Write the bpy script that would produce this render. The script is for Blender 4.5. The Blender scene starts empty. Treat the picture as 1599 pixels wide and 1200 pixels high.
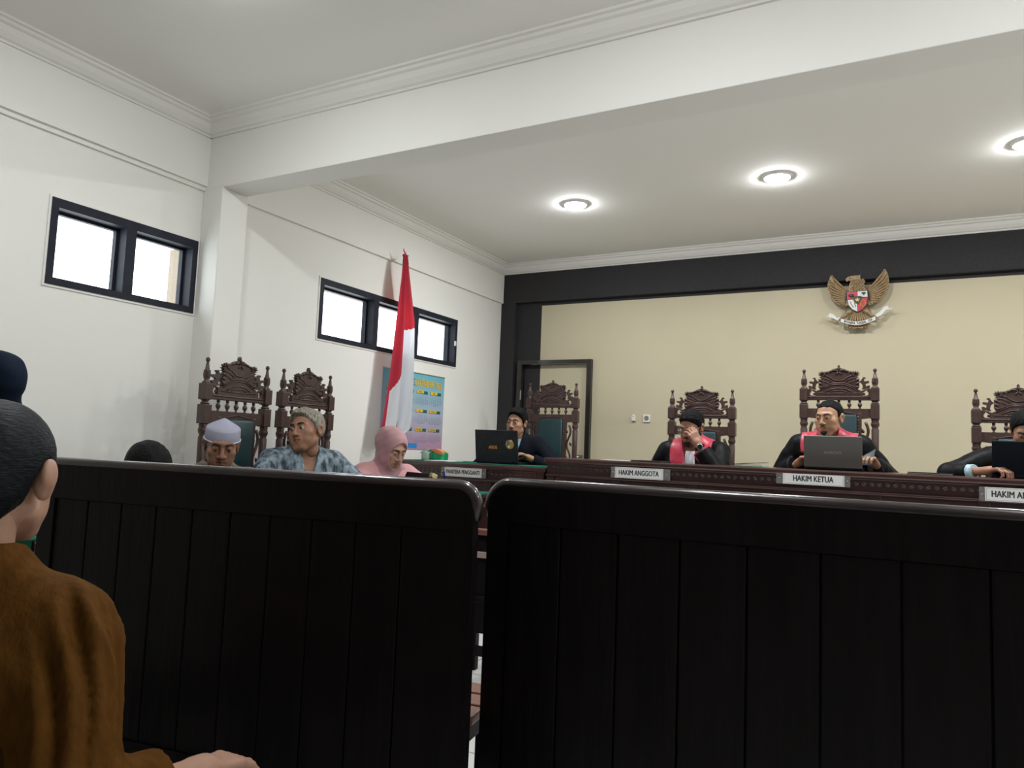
import bpy, bmesh, math, random
import numpy as np
from mathutils import Vector, Matrix
PI = math.pi
R = math.radians
random.seed(7)
S = bpy.context.scene
COL = S.collection

# ------------------------------------------------------------------ camera
CAM_H = 1.12
yaw, pitch, roll = R(28.68), R(4.95), R(2.25)
fw = Vector((-math.sin(yaw) * math.cos(pitch), math.cos(yaw) * math.cos(pitch), math.sin(pitch)))
rt0 = Vector((math.cos(yaw), math.sin(yaw), 0))
up0 = rt0.cross(fw)
rt = rt0 * math.cos(roll) + up0 * math.sin(roll)
up = -rt0 * math.sin(roll) + up0 * math.cos(roll)
cd = bpy.data.cameras.new('camera')
cd.sensor_width = 36.0
cd.sensor_fit = 'HORIZONTAL'
cd.lens = 1142.5 * 36.0 / 1599.0
cd.clip_start = 0.05
cam = bpy.data.objects.new('camera', cd)
COL.objects.link(cam)
cam.matrix_world = Matrix(((rt.x, up.x, -fw.x, 0), (rt.y, up.y, -fw.y, 0), (rt.z, up.z, -fw.z, CAM_H), (0, 0, 0, 1)))
S.camera = cam

# ------------------------------------------------------------------ world, exposure
W = bpy.data.worlds.new('overcast_sky')
S.world = W
W.use_nodes = True
bg = W.node_tree.nodes['Background']
bg.inputs[0].default_value = (0.93, 0.97, 1.0, 1)
bg.inputs[1].default_value = 5.0
S.view_settings.view_transform = 'Standard'
S.view_settings.look = 'None'
S.view_settings.gamma = 1.0
S.view_settings.use_curve_mapping = False
S.view_settings.exposure = 0.26
LIGHT_STAGE = 385.0      # radiance of the ceiling lamps over the judges
LIGHT_HALL = 228.0       # radiance of the ceiling lamps over the public benches

# ------------------------------------------------------------------ materials
MATS = {}
def mat(name, col, rough=0.5, metal=0.0, coat=0.0, spec=0.5, noise=None, bump=None, col2=None, emit=None, sheen=0.0, stretch=(1, 1, 1), detail=4.0, contrast=(0.35, 0.65)):
    if name in MATS:
        return MATS[name]
    m = bpy.data.materials.new(name)
    m.use_nodes = True
    nt = m.node_tree
    b = nt.nodes['Principled BSDF']
    b.inputs['Base Color'].default_value = (*col, 1)
    b.inputs['Roughness'].default_value = rough
    b.inputs['Metallic'].default_value = metal
    b.inputs['Coat Weight'].default_value = coat
    b.inputs['Coat Roughness'].default_value = 0.12
    b.inputs['Specular IOR Level'].default_value = spec
    b.inputs['Sheen Weight'].default_value = sheen
    if emit:
        b.inputs['Emission Color'].default_value = (*emit[0], 1)
        b.inputs['Emission Strength'].default_value = emit[1]
    if noise or bump:
        tc = nt.nodes.new('ShaderNodeTexCoord')
        mp = nt.nodes.new('ShaderNodeMapping')
        mp.inputs['Scale'].default_value = stretch
        nt.links.new(tc.outputs['Object'], mp.inputs['Vector'])
    if noise:
        n = nt.nodes.new('ShaderNodeTexNoise')
        n.inputs['Scale'].default_value = noise
        n.inputs['Detail'].default_value = detail
        nt.links.new(mp.outputs['Vector'], n.inputs['Vector'])
        cr = nt.nodes.new('ShaderNodeValToRGB')
        cr.color_ramp.elements[0].position = contrast[0]
        cr.color_ramp.elements[1].position = contrast[1]
        cr.color_ramp.elements[0].color = (*col, 1)
        cr.color_ramp.elements[1].color = (*(col2 or col), 1)
        nt.links.new(n.outputs['Fac'], cr.inputs['Fac'])
        nt.links.new(cr.outputs['Color'], b.inputs['Base Color'])
    if bump:
        n2 = nt.nodes.new('ShaderNodeTexNoise')
        n2.inputs['Scale'].default_value = bump[0]
        n2.inputs['Detail'].default_value = 3.0
        nt.links.new(mp.outputs['Vector'], n2.inputs['Vector'])
        bp = nt.nodes.new('ShaderNodeBump')
        bp.inputs['Strength'].default_value = bump[1]
        bp.inputs['Distance'].default_value = 0.01
        nt.links.new(n2.outputs['Fac'], bp.inputs['Height'])
        nt.links.new(bp.outputs['Normal'], b.inputs['Normal'])
    MATS[name] = m
    return m

M_WALL = mat('white_wall_paint', (0.845, 0.830, 0.775), 0.75, noise=1.2, col2=(0.86, 0.845, 0.79), bump=(60, 0.03))
M_CEIL = mat('ceiling_paint', (0.865, 0.845, 0.80), 0.85, noise=0.8, col2=(0.875, 0.855, 0.81))
M_CREAM = mat('cream_wall_paint', (0.55, 0.485, 0.335), 0.75, noise=1.5, col2=(0.57, 0.505, 0.35), bump=(70, 0.03))
M_DARK = mat('charcoal_wall_paint', (0.027, 0.026, 0.027), 0.70, spec=0.2, noise=160, col2=(0.041, 0.039, 0.041), bump=(220, 0.25))
M_FRAMEBLUE = mat('dark_slate_window_paint', (0.014, 0.016, 0.025), 0.55, spec=0.2, noise=14, col2=(0.021, 0.024, 0.036))
M_DOORFRAME = mat('black_brown_door_paint', (0.016, 0.012, 0.011), 0.35, coat=0.3)
M_TILE = None
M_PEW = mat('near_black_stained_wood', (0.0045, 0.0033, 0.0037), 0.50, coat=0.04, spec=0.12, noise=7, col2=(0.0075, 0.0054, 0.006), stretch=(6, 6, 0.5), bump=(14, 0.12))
M_PEWRAIL = mat('polished_dark_wood_rail', (0.014, 0.009, 0.010), 0.28, coat=0.5, spec=0.5, noise=9, col2=(0.032, 0.019, 0.02), stretch=(0.6, 5, 5), bump=(30, 0.10))
M_BENCH = mat('dark_mahogany', (0.020, 0.0075, 0.007), 0.32, coat=0.5, noise=8, col2=(0.032, 0.012, 0.0105), stretch=(0.5, 5, 6))
M_BENCHTOP = mat('mahogany_edge', (0.046, 0.017, 0.0145), 0.28, coat=0.6, noise=8, col2=(0.062, 0.023, 0.019), stretch=(0.5, 5, 6))
M_SEATWOOD = mat('red_brown_slat_wood', (0.16, 0.062, 0.04), 0.4, coat=0.3, noise=9, col2=(0.21, 0.08, 0.052), stretch=(0.5, 6, 6))
M_CHAIR = mat('carved_brown_teak', (0.040, 0.019, 0.0155), 0.42, coat=0.15, noise=18, col2=(0.064, 0.031, 0.024), stretch=(4, 4, 0.8), bump=(60, 0.08))
M_LEATHER = mat('dark_green_leather', (0.004, 0.026, 0.031), 0.42, spec=0.5, noise=9, col2=(0.006, 0.034, 0.039), bump=(140, 0.12))
M_BRASS = mat('brass_studs', (0.30, 0.22, 0.10), 0.35, metal=1.0)
M_GREENCLOTH = mat('green_felt_cloth', (0.008, 0.12, 0.072), 0.95, spec=0.1, noise=40, col2=(0.01, 0.14, 0.085))
M_PAPER = mat('white_paper', (0.78, 0.78, 0.77), 0.8)
M_INK = mat('black_ink', (0.02, 0.02, 0.022), 0.7)
M_STEEL = mat('brushed_steel', (0.55, 0.55, 0.55), 0.35, metal=1.0)
M_WHITEPLASTIC = mat('white_plastic', (0.75, 0.74, 0.68), 0.4)
M_BLACKPLASTIC = mat('black_plastic', (0.007, 0.008, 0.010), 0.45, spec=0.2)
M_LAPTOP = mat('dark_grey_laptop_lid', (0.016, 0.017, 0.021), 0.5, spec=0.25, noise=30, col2=(0.026, 0.027, 0.033))
M_LAPTOPGREY = mat('grey_metal_laptop_lid', (0.145, 0.142, 0.130), 0.42, metal=0.5, noise=3, col2=(0.155, 0.152, 0.14))
M_LAPTOPBLACK = mat('navy_black_laptop_lid', (0.003, 0.006, 0.011), 0.5, spec=0.15)
M_HAIR = mat('black_hair', (0.0050, 0.0047, 0.0050), 0.6, spec=0.12, bump=(60, 0.6), stretch=(3, 3, 0.6))
M_LAMP = mat('lamp_rim_white', (0.8, 0.8, 0.8), 0.4)

def glass_mat():
    m = bpy.data.materials.new('window_glass')
    m.use_nodes = True
    nt = m.node_tree
    nt.nodes.clear()
    o = nt.nodes.new('ShaderNodeOutputMaterial')
    t = nt.nodes.new('ShaderNodeBsdfTransparent')
    t.inputs[0].default_value = (0.93, 0.95, 0.95, 1)
    g = nt.nodes.new('ShaderNodeBsdfGlossy')
    g.inputs['Roughness'].default_value = 0.05
    mx = nt.nodes.new('ShaderNodeMixShader')
    mx.inputs[0].default_value = 0.06
    nt.links.new(t.outputs[0], mx.inputs[1]); nt.links.new(g.outputs[0], mx.inputs[2]); nt.links.new(mx.outputs[0], o.inputs[0])
    return m
M_GLASS = glass_mat()

def acrylic_mat():
    m = bpy.data.materials.new('clear_acrylic')
    m.use_nodes = True
    nt = m.node_tree
    nt.nodes.clear()
    o = nt.nodes.new('ShaderNodeOutputMaterial')
    t = nt.nodes.new('ShaderNodeBsdfTransparent')
    t.inputs[0].default_value = (0.85, 0.85, 0.85, 1)
    g = nt.nodes.new('ShaderNodeBsdfPrincipled')
    g.inputs['Base Color'].default_value = (0.42, 0.40, 0.39, 1)
    g.inputs['Roughness'].default_value = 0.25
    mx = nt.nodes.new('ShaderNodeMixShader')
    mx.inputs[0].default_value = 0.32
    nt.links.new(t.outputs[0], mx.inputs[1]); nt.links.new(g.outputs[0], mx.inputs[2]); nt.links.new(mx.outputs[0], o.inputs[0])
    return m
M_ACRYLIC = acrylic_mat()

def tile_mat():
    m = bpy.data.materials.new('white_floor_tiles')
    m.use_nodes = True
    nt = m.node_tree
    b = nt.nodes['Principled BSDF']
    tc = nt.nodes.new('ShaderNodeTexCoord')
    br = nt.nodes.new('ShaderNodeTexBrick')
    br.offset = 0.0
    br.inputs['Color1'].default_value = (0.78, 0.77, 0.74, 1)
    br.inputs['Color2'].default_value = (0.76, 0.75, 0.72, 1)
    br.inputs['Mortar'].default_value = (0.35, 0.34, 0.32, 1)
    br.inputs['Scale'].default_value = 1.0
    br.inputs['Mortar Size'].default_value = 0.004
    br.inputs['Brick Width'].default_value = 0.4
    br.inputs['Row Height'].default_value = 0.4
    nt.links.new(tc.outputs['Object'], br.inputs['Vector'])
    nt.links.new(br.outputs['Color'], b.inputs['Base Color'])
    b.inputs['Roughness'].default_value = 0.22
    return m
M_TILE = tile_mat()

# ------------------------------------------------------------------ mesh helpers
def obj(name, me, m=None, parent=None, smooth=False):
    if isinstance(me, bmesh.types.BMesh):
        bm = me
        bmesh.ops.recalc_face_normals(bm, faces=bm.faces)
        me = bpy.data.meshes.new(name)
        bm.to_mesh(me)
        bm.free()
    o = bpy.data.objects.new(name, me)
    COL.objects.link(o)
    if m:
        for x in (m if isinstance(m, (list, tuple)) else [m]):
            me.materials.append(x)
    if parent:
        o.parent = parent
    if smooth:
        for p in me.polygons:
            p.use_smooth = True
    return o

def tag(o, label, cat, group=None, kind=None):
    if label: o['label'] = label
    if cat: o['category'] = cat
    if group: o['group'] = group
    if kind: o['kind'] = kind
    return o

def empty(name, loc=(0, 0, 0), rz=0.0):
    o = bpy.data.objects.new(name, None)
    o.empty_display_size = 0.1
    COL.objects.link(o)
    o.location = loc
    o.rotation_euler = (0, 0, rz)
    return o

def struct(name, bm, m, parent=None, smooth=False):
    o = obj(name, bm, m, parent, smooth)
    if not parent:
        o['kind'] = 'structure'
    return o

def B(bm, x0, x1, y0, y1, z0, z1, mi=0, bev=0.0, M=None):
    vs = [bm.verts.new((x, y, z)) for z in (z0, z1) for y in (y0, y1) for x in (x0, x1)]
    fs = []
    for q in ((0, 2, 3, 1), (4, 5, 7, 6), (0, 1, 5, 4), (2, 6, 7, 3), (0, 4, 6, 2), (1, 3, 7, 5)):
        f = bm.faces.new([vs[i] for i in q]); f.material_index = mi; fs.append(f)
    if M is not None:
        bmesh.ops.transform(bm, matrix=M, verts=vs)
    if bev:
        es = list({e for f in fs for e in f.edges})
        bmesh.ops.bevel(bm, geom=es, offset=bev, segments=2, affect='EDGES', profile=0.5)
    return bm

def box(x0, x1, y0, y1, z0, z1, bev=0.0):
    return B(bmesh.new(), x0, x1, y0, y1, z0, z1, bev=bev)

def prism(bm, pts, y0, y1, mi=0, M=None):
    """pts: (x, z) outline, extruded along y."""
    a = [bm.verts.new((x, y0, z)) for x, z in pts]
    b = [bm.verts.new((x, y1, z)) for x, z in pts]
    n = len(pts)
    fs = [bm.faces.new(a), bm.faces.new(b[::-1])]
    for i in range(n):
        j = (i + 1) % n
        fs.append(bm.faces.new((a[i], b[i], b[j], a[j])))
    for f in fs: f.material_index = mi
    if M is not None:
        bmesh.ops.transform(bm, matrix=M, verts=a + b)
    return bm

def lathe(bm, prof, n=14, M=None, cap=True):
    """prof: (r, z) from bottom to top."""
    rings = []
    for r, z in prof:
        rings.append([bm.verts.new((r * math.cos(2 * PI * i / n), r * math.sin(2 * PI * i / n), z)) for i in range(n)])
    for a, b in zip(rings, rings[1:]):
        for i in range(n):
            j = (i + 1) % n
            f = bm.faces.new((a[i], a[j], b[j], b[i])); f.smooth = True
    if cap:
        bm.faces.new(rings[0][::-1]); bm.faces.new(rings[-1])
    if M is not None:
        bmesh.ops.transform(bm, matrix=M, verts=[v for r in rings for v in r])
    return bm

def tube(bm, pts, r, n=8, mi=0, closed=False):
    pts = [Vector(p) for p in pts]
    N = len(pts)
    rs = r if isinstance(r, (list, tuple)) else [r] * N
    rings = []
    ref = None
    for i, p in enumerate(pts):
        if closed:
            d = pts[(i + 1) % N] - pts[i - 1]
        else:
            d = pts[min(i + 1, N - 1)] - pts[max(i - 1, 0)]
        d.normalize()
        if ref is None:
            ref = Vector((0, 0, 1)) if abs(d.z) < 0.9 else Vector((1, 0, 0))
        u = ref - d * ref.dot(d)
        if u.length < 1e-6: u = d.orthogonal()
        u.normalize()
        ref = u
        v = d.cross(u)
        rings.append([bm.verts.new(p + (u * math.cos(2 * PI * k / n) + v * math.sin(2 * PI * k / n)) * rs[i]) for k in range(n)])
    pr = list(zip(rings, rings[1:])) + ([(rings[-1], rings[0])] if closed else [])
    for a, b in pr:
        for k in range(n):
            f = bm.faces.new((a[k], a[(k + 1) % n], b[(k + 1) % n], b[k])); f.smooth = True; f.material_index = mi
    if not closed:
        f = bm.faces.new(rings[0][::-1]); f.material_index = mi
        f = bm.faces.new(rings[-1]); f.material_index = mi
    return bm

def sphere(bm, c, r, n=10, sc=(1, 1, 1), mi=0):
    ret = bmesh.ops.create_uvsphere(bm, u_segments=n, v_segments=max(6, n * 2 // 3), radius=r)
    for v in ret['verts']:
        v.co = Vector((v.co.x * sc[0] + c[0], v.co.y * sc[1] + c[1], v.co.z * sc[2] + c[2]))
    for f in {f for v in ret['verts'] for f in v.link_faces}:
        f.smooth = True; f.material_index = mi
    return bm

def profile_run(bm, prof, p0, p1, inward):
    """a moulding: prof = (distance out from the wall, z); run from p0 to p1 in plan; inward = unit vector."""
    a = [bm.verts.new((p0[0] + inward[0] * d, p0[1] + inward[1] * d, z)) for d, z in prof]
    b = [bm.verts.new((p1[0] + inward[0] * d, p1[1] + inward[1] * d, z)) for d, z in prof]
    n = len(prof)
    for i in range(n):
        j = (i + 1) % n
        bm.faces.new((a[i], a[j], b[j], b[i]))
    bm.faces.new(a[::-1]); bm.faces.new(b)
    return bm

def text_mesh(body, size, bold=0.0, sx=1.0, align='CENTER', ext=0.0):
    c = bpy.data.curves.new('lettering', 'FONT')
    c.body = body
    c.size = size
    c.align_x = align
    c.align_y = 'CENTER'
    c.offset = 0.0
    c.extrude = ext
    c.resolution_u = 3
    o = bpy.data.objects.new('lettering_source', c)
    COL.objects.link(o)
    bpy.context.view_layer.update()
    dg = bpy.context.evaluated_depsgraph_get()
    me = bpy.data.meshes.new_from_object(o.evaluated_get(dg))
    bpy.data.objects.remove(o)
    bpy.data.curves.remove(c)
    me.materials.clear()
    if bold:
        bm = bmesh.new()
        for dx, dy in ((-bold, 0), (bold, 0), (0, bold * .5), (0, -bold * .5)):
            k = len(bm.verts); bm.from_mesh(me); bm.verts.ensure_lookup_table()
            for v in bm.verts[k:]: v.co.x += dx; v.co.y += dy; v.co.z += 0.00001 * k / max(1, len(me.vertices))
        bm.to_mesh(me); bm.free()
    if sx != 1.0:
        me.transform(Matrix.Diagonal((sx, 1, 1, 1)))
    return me

FRONT = Matrix.Rotation(PI / 2, 4, 'X')      # text lying in xy -> standing in xz, read from -y
def sign_text(name, body, size, m, parent, loc, bold=0.0, sx=1.0, rot=None):
    me = text_mesh(body, size, bold, sx)
    me.transform(rot if rot is not None else FRONT)
    o = obj(name, me, m, parent)
    o.location = loc
    return o
# ------------------------------------------------------------------ the room
XL, XR, YB, YR, ZC = -3.853, 3.66, 6.80, -6.5, 3.06
LEDGE = 2.653
WT = 0.16
W1 = (2.06, 2.935, 1.857, 2.307)
W2 = (4.008, 5.882, 1.868, 2.325)
struct('floor', box(XL - WT, XR + WT, YR - WT, YB + WT, -0.12, 0.0), M_TILE)
struct('ceiling', box(XL - WT, XR + WT, YR - WT, YB + WT, ZC, ZC + 0.12), M_CEIL)
bm = bmesh.new()
ys = [YR - WT, W1[0], W1[1], W2[0], W2[1], YB]
for (a, b, hole) in ((ys[0], ys[1], None), (ys[1], ys[2], W1), (ys[2], ys[3], None), (ys[3], ys[4], W2), (ys[4], ys[5], None)):
    if hole:
        B(bm, XL - WT, XL, a, b, 0, hole[2]); B(bm, XL - WT, XL, a, b, hole[3], ZC)
    else:
        B(bm, XL - WT, XL, a, b, 0, ZC)
bmesh.ops.remove_doubles(bm, verts=bm.verts, dist=1e-5)
struct('wall_left', bm, M_WALL)
struct('wall_right', box(XR, XR + WT, YR - WT, YB + WT, 0, ZC), M_WALL)
struct('wall_rear', box(XL, XR, YR - WT, YR, 0, ZC), M_WALL)
# back wall: charcoal outline recess, cream field (painted areas of one wall)
DX0, DX1, DZ = -3.641, -2.80, 2.033
bm = bmesh.new()
xs = [XL, -3.396, XR]
DXI0, DXI1, DZI = DX0 + 0.055, DX1 - 0.05, DZ - 0.042
def wallpiece(x0, x1, z0, z1):
    cuts = [x0] + [c for c in (-3.396,) if x0 < c < x1] + [x1]
    for p, q in zip(cuts, cuts[1:]):
        zc = [z0] + [c for c in (2.616,) if z0 < c < z1] + [z1]
        for r, s in zip(zc, zc[1:]):
            dark = (q <= -3.396 + 1e-6) or (r >= 2.616 - 1e-6)
            B(bm, p, q, YB, YB + WT, r, s, mi=1 if dark else 0)
wallpiece(XL - WT, DXI0, 0, ZC); wallpiece(DXI0, DXI1, DZI, ZC); wallpiece(DXI1, XR + WT, 0, ZC)
struct('wall_back', bm, [M_CREAM, M_DARK])
# proud charcoal header and jamb on the back wall
bm = box(XL, XR, YB - 0.06, YB, 2.652, 2.97, bev=0.003)
struct('trim_1', bm, M_DARK)
struct('trim_2', box(XL, -3.684, YB - 0.06, YB, 0.0, 2.652, bev=0.003), M_DARK)
# thicker upper part of the left wall (the ledge line), stage and hall sections
struct('trim_3', box(XL, XL + 0.022, 3.15, YB - 0.06, LEDGE, ZC), M_WALL)
bm = box(XL, XL + 0.034, YR, 2.951, LEDGE + 0.004, ZC)
B(bm, XL, XL + 0.016, YR, 2.951, LEDGE - 0.022, LEDGE + 0.004)
struct('trim_4', bm, M_WALL)
# column and beam
struct('trim_5', box(XL, -3.68, 2.951, 3.150, 0, 2.64, bev=0.006), M_WALL)
struct('trim_6', box(XL, XR, 2.951, 3.146, 2.637, ZC, bev=0.004), M_WALL)
# cornices
CP = [(0, 0), (0.0, -0.098), (0.012, -0.098), (0.016, -0.088), (0.03, -0.082), (0.05, -0.060), (0.062, -0.034), (0.078, -0.028), (0.082, -0.014), (0.098, -0.012), (0.1, 0.0)]
CP = [(d, ZC + z) for d, z in CP]
M_CORN = mat('white_cornice_paint', (0.83, 0.81, 0.765), 0.7)
struct('trim_7', profile_run(bmesh.new(), CP, (XL + 0.022, 3.146), (XL + 0.022, YB - 0.06), (1, 0)), M_CORN)
struct('trim_8', profile_run(bmesh.new(), CP, (XL + 0.022, YB - 0.06), (XR, YB - 0.06), (0, -1)), M_CORN)
struct('trim_9', profile_run(bmesh.new(), CP, (XL + 0.034, YR), (XL + 0.034, 2.951), (1, 0)), M_CORN)
struct('trim_10', profile_run(bmesh.new(), CP, (XL + 0.034, 2.951), (XR, 2.951), (0, -1)), M_CORN)
struct('trim_11', profile_run(bmesh.new(), CP, (XR, 3.146), (XR, YB - 0.06), (-1, 0)), M_CORN)
struct('baseboard_left', box(XL, XL + 0.012, YR, 2.951, 0, 0.09), M_DARK)
struct('baseboard_back', box(-2.80, XR, YB - 0.012, YB, 0, 0.09), M_DARK)
# dais for the court
DAIS = 0.20
bm = box(-3.83, 2.6, 4.80, 6.735, 0.001, DAIS, bev=0.004)
M_DAIS = mat('grey_dais_tiles', (0.62, 0.60, 0.56), 0.35, noise=3, col2=(0.66, 0.64, 0.60))
tag(struct('floor_dais', bm, M_DAIS), None, None)

# ---- windows: frame, mullions, panes
def window(name, w, cuts, facing):
    y0, y1, z0, z1 = w
    x0, x1 = XL - 0.115, XL + 0.012
    t = 0.036
    bm = bmesh.new()
    B(bm, x0, x1, y0, y1, z1 - t - 0.012, z1); B(bm, x0, x1, y0, y1, z0, z0 + t)
    B(bm, x0, x1, y0, y0 + t, z0 + t, z1 - t - 0.012); B(bm, x0, x1, y1 - t, y1, z0 + t, z1 - t - 0.012)
    root = struct(name, bm, M_FRAMEBLUE)
    # thin plaster line round the frame
    s = bmesh.new(); e = 0.012
    B(s, XL, XL + 0.007, y0 - e, y1 + e, z1, z1 + e); B(s, XL, XL + 0.007, y0 - e, y1 + e, z0 - e, z0)
    B(s, XL, XL + 0.007, y0 - e, y0, z0, z1); B(s, XL, XL + 0.007, y1, y1 + e, z0, z1)
    obj('window_trim', s, M_WALL, root)
    edges = [y0 + t] + [c for c in cuts] + [y1 - t]
    for c in cuts:
        obj('mullion', box(x0, x1, c - 0.03, c + 0.03, z0 + t, z1 - t - 0.012), M_FRAMEBLUE, root)
    for i in range(len(edges) - 1):
        a = edges[i] + (0.03 if i else 0); b = edges[i + 1] - (0.03 if i + 1 < len(edges) - 1 else 0)
        f = bmesh.new(); q = 0.016; X0, X1 = XL - 0.09, XL - 0.06
        zt = z1 - t - 0.012; zb = z0 + t
        B(f, X0, X1, a, b, zt - q, zt); B(f, X0, X1, a, b, zb, zb + q); B(f, X0, X1, a, a + q, zb + q, zt - q); B(f, X0, X1, b - q, b, zb + q, zt - q)
        sash = obj('sash', f, M_FRAMEBLUE, root)
        obj('pane', box(XL - 0.078, XL - 0.074, a + q, b - q, zb + q, zt - q), M_GLASS, sash)
    return root
w1 = window('window_1', W1, [2.50], 1)
w2 = window('window_2', W2, [4.66, 5.22], 1)
lt = obj('latch', box(XL + 0.012, XL + 0.022, 5.835, 5.858, 2.07, 2.115, bev=0.003), M_WHITEPLASTIC, w2)
# outside: neighbouring pilaster and eave seen through the panes
M_OUT = mat('beige_outside_render', (0.16, 0.13, 0.098), 0.9, noise=4, col2=(0.18, 0.146, 0.11))
bm = bmesh.new()
B(bm, -4.75, -4.45, 3.395, 3.80, 0, 2.46); B(bm, -4.75, -4.42, 3.43, 3.80, 2.46, 2.53); B(bm, -4.75, -4.45, 3.50, 3.80, 2.53, 3.6)
struct('wall_outside', bm, M_OUT)
M_EAVE = mat('pale_pink_eave', (0.24, 0.19, 0.165), 0.9, noise=4, col2=(0.26, 0.21, 0.18))
struct('trim_12', box(-4.62, -4.02, 3.9, 7.0, 2.445, 2.50), M_EAVE)

# ---- door painted like the wall, dark frame
bm = bmesh.new()
B(bm, DX0, DXI0, YB - 0.05, YB + 0.1, 0, DZ, bev=0.003); B(bm, DXI1, DX1, YB - 0.05, YB + 0.1, 0, DZ, bev=0.003); B(bm, DXI0, DXI1, YB - 0.05, YB + 0.1, DZI, DZ, bev=0.003)
d1 = struct('door_1', bm, M_DOORFRAME)
bm = bmesh.new()
B(bm, DXI0 + 0.004, -3.396, YB + 0.012, YB + 0.05, 0.01, DZI - 0.004, mi=1); B(bm, -3.396, DXI1 - 0.012, YB + 0.012, YB + 0.05, 0.01, DZI - 0.004, mi=0)
leaf = obj('door_leaf', bm, [M_CREAM, M_DARK], d1)
h = bmesh.new()
B(h, -2.945, -2.885, YB + 0.002, YB + 0.012, 0.98, 1.075, bev=0.004)
tube(h, [(-2.91, YB - 0.0, 1.05), (-2.91, YB - 0.045, 1.05), (-2.98, YB - 0.05, 1.05)], 0.009)
obj('door_handle', h, M_STEEL, leaf)
obj('hinge', box(DXI0 - 0.004, DXI0 + 0.006, YB - 0.055, YB - 0.045, 1.62, 1.72), M_STEEL, d1)
# ---- wall socket and hook
t = empty('wall_socket', (-2.228, YB, 1.447)); tag(t, 'square white power socket on the cream wall', 'socket')
obj('plate', box(-0.037, 0.037, -0.012, 0, -0.037, 0.037, bev=0.004), M_WHITEPLASTIC, t)
bm = lathe(bmesh.new(), [(0.022, 0), (0.022, 0.004), (0.017, 0.004), (0.017, 0.002)], 16, Matrix.Translation((0, -0.012, 0.004)) @ Matrix.Rotation(PI / 2, 4, 'X'))
obj('socket_ring', bm, mat('grey_socket_plastic', (0.22, 0.21, 0.19), 0.5), t)
t = empty('wall_plug', (-2.357, YB, 1.445)); tag(t, 'small white plug adapter beside the wall socket', 'plug')
obj('body', box(-0.02, 0.02, -0.022, 0, -0.025, 0.02, bev=0.005), M_WHITEPLASTIC, t)
bm = lathe(bmesh.new(), [(0.011, 0), (0.014, 0.012), (0.011, 0.02), (0.004, 0.022)], 10, Matrix.Translation((0, -0.012, 0.016)))
obj('cap', bm, M_WHITEPLASTIC, t)

# ---- ceiling lamps
def downlight(x, y, strength, label, group, dome=0.0125):
    t = empty('ceiling_lamp', (x, y, ZC))
    tag(t, label, 'lamp', group)
    bm = lathe(bmesh.new(), [(0.082, -0.012), (0.098, -0.010), (0.102, 0.0)], 28, cap=False)
    obj('rim', bm, M_LAMP, t, True)
    bm = lathe(bmesh.new(), [(0.083 * math.cos(R(a)), -dome * math.sin(R(a))) for a in (0, 20, 40, 60, 80)], 28, cap=False)
    bm.verts.ensure_lookup_table(); bm.faces.new(bm.verts[-28:])
    bmesh.ops.recalc_face_normals(bm, faces=bm.faces)
    me = bpy.data.meshes.new('diffuser'); bm.to_mesh(me); bm.free()
    k = 'lamp_glow_%d' % int(strength)
    m = MATS.get(k)
    if not m:
        m = mat(k, (0.8, 0.8, 0.8), 0.5, emit=((0.93, 0.965, 1.0), strength))
    o = obj('diffuser', me, m, t); o.location = (0, 0, -0.013)
GS = 'round ceiling lamps over the court'
downlight(-2.32, 5.17, LIGHT_STAGE, 'glowing round ceiling lamp nearest the left wall, in front of the dark wall band', GS)
downlight(-0.80, 5.17, LIGHT_STAGE, 'glowing round ceiling lamp in the middle, left of the eagle emblem', GS)
downlight(0.64, 5.17, LIGHT_STAGE, 'glowing round ceiling lamp cut off by the right picture edge', GS)
downlight(2.12, 5.17, LIGHT_STAGE, 'round ceiling lamp over the right end of the judges bench', GS)
for yy in (1.80,):
    for i, x in enumerate((-2.45, -0.80, 0.64, 2.12)):
        downlight(x, yy, LIGHT_HALL, 'round ceiling lamp over the public benches, out of the picture above', 'round ceiling lamps over the public', 0.022)
# ------------------------------------------------------------------ carved chairs
def lumps(bm, items, y):
    for x, z, rx, rz, a in items:
        ret = bmesh.ops.create_uvsphere(bm, u_segments=8, v_segments=6, radius=1.0)
        ca, sa = math.cos(a), math.sin(a)
        for v in ret['verts']:
            u, w = v.co.x * rx, v.co.z * rz
            v.co = Vector((x + u * ca - w * sa, y + v.co.y * 0.009, z + u * sa + w * ca))
        for f in {f for v in ret['verts'] for f in v.link_faces}: f.smooth = True

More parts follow.
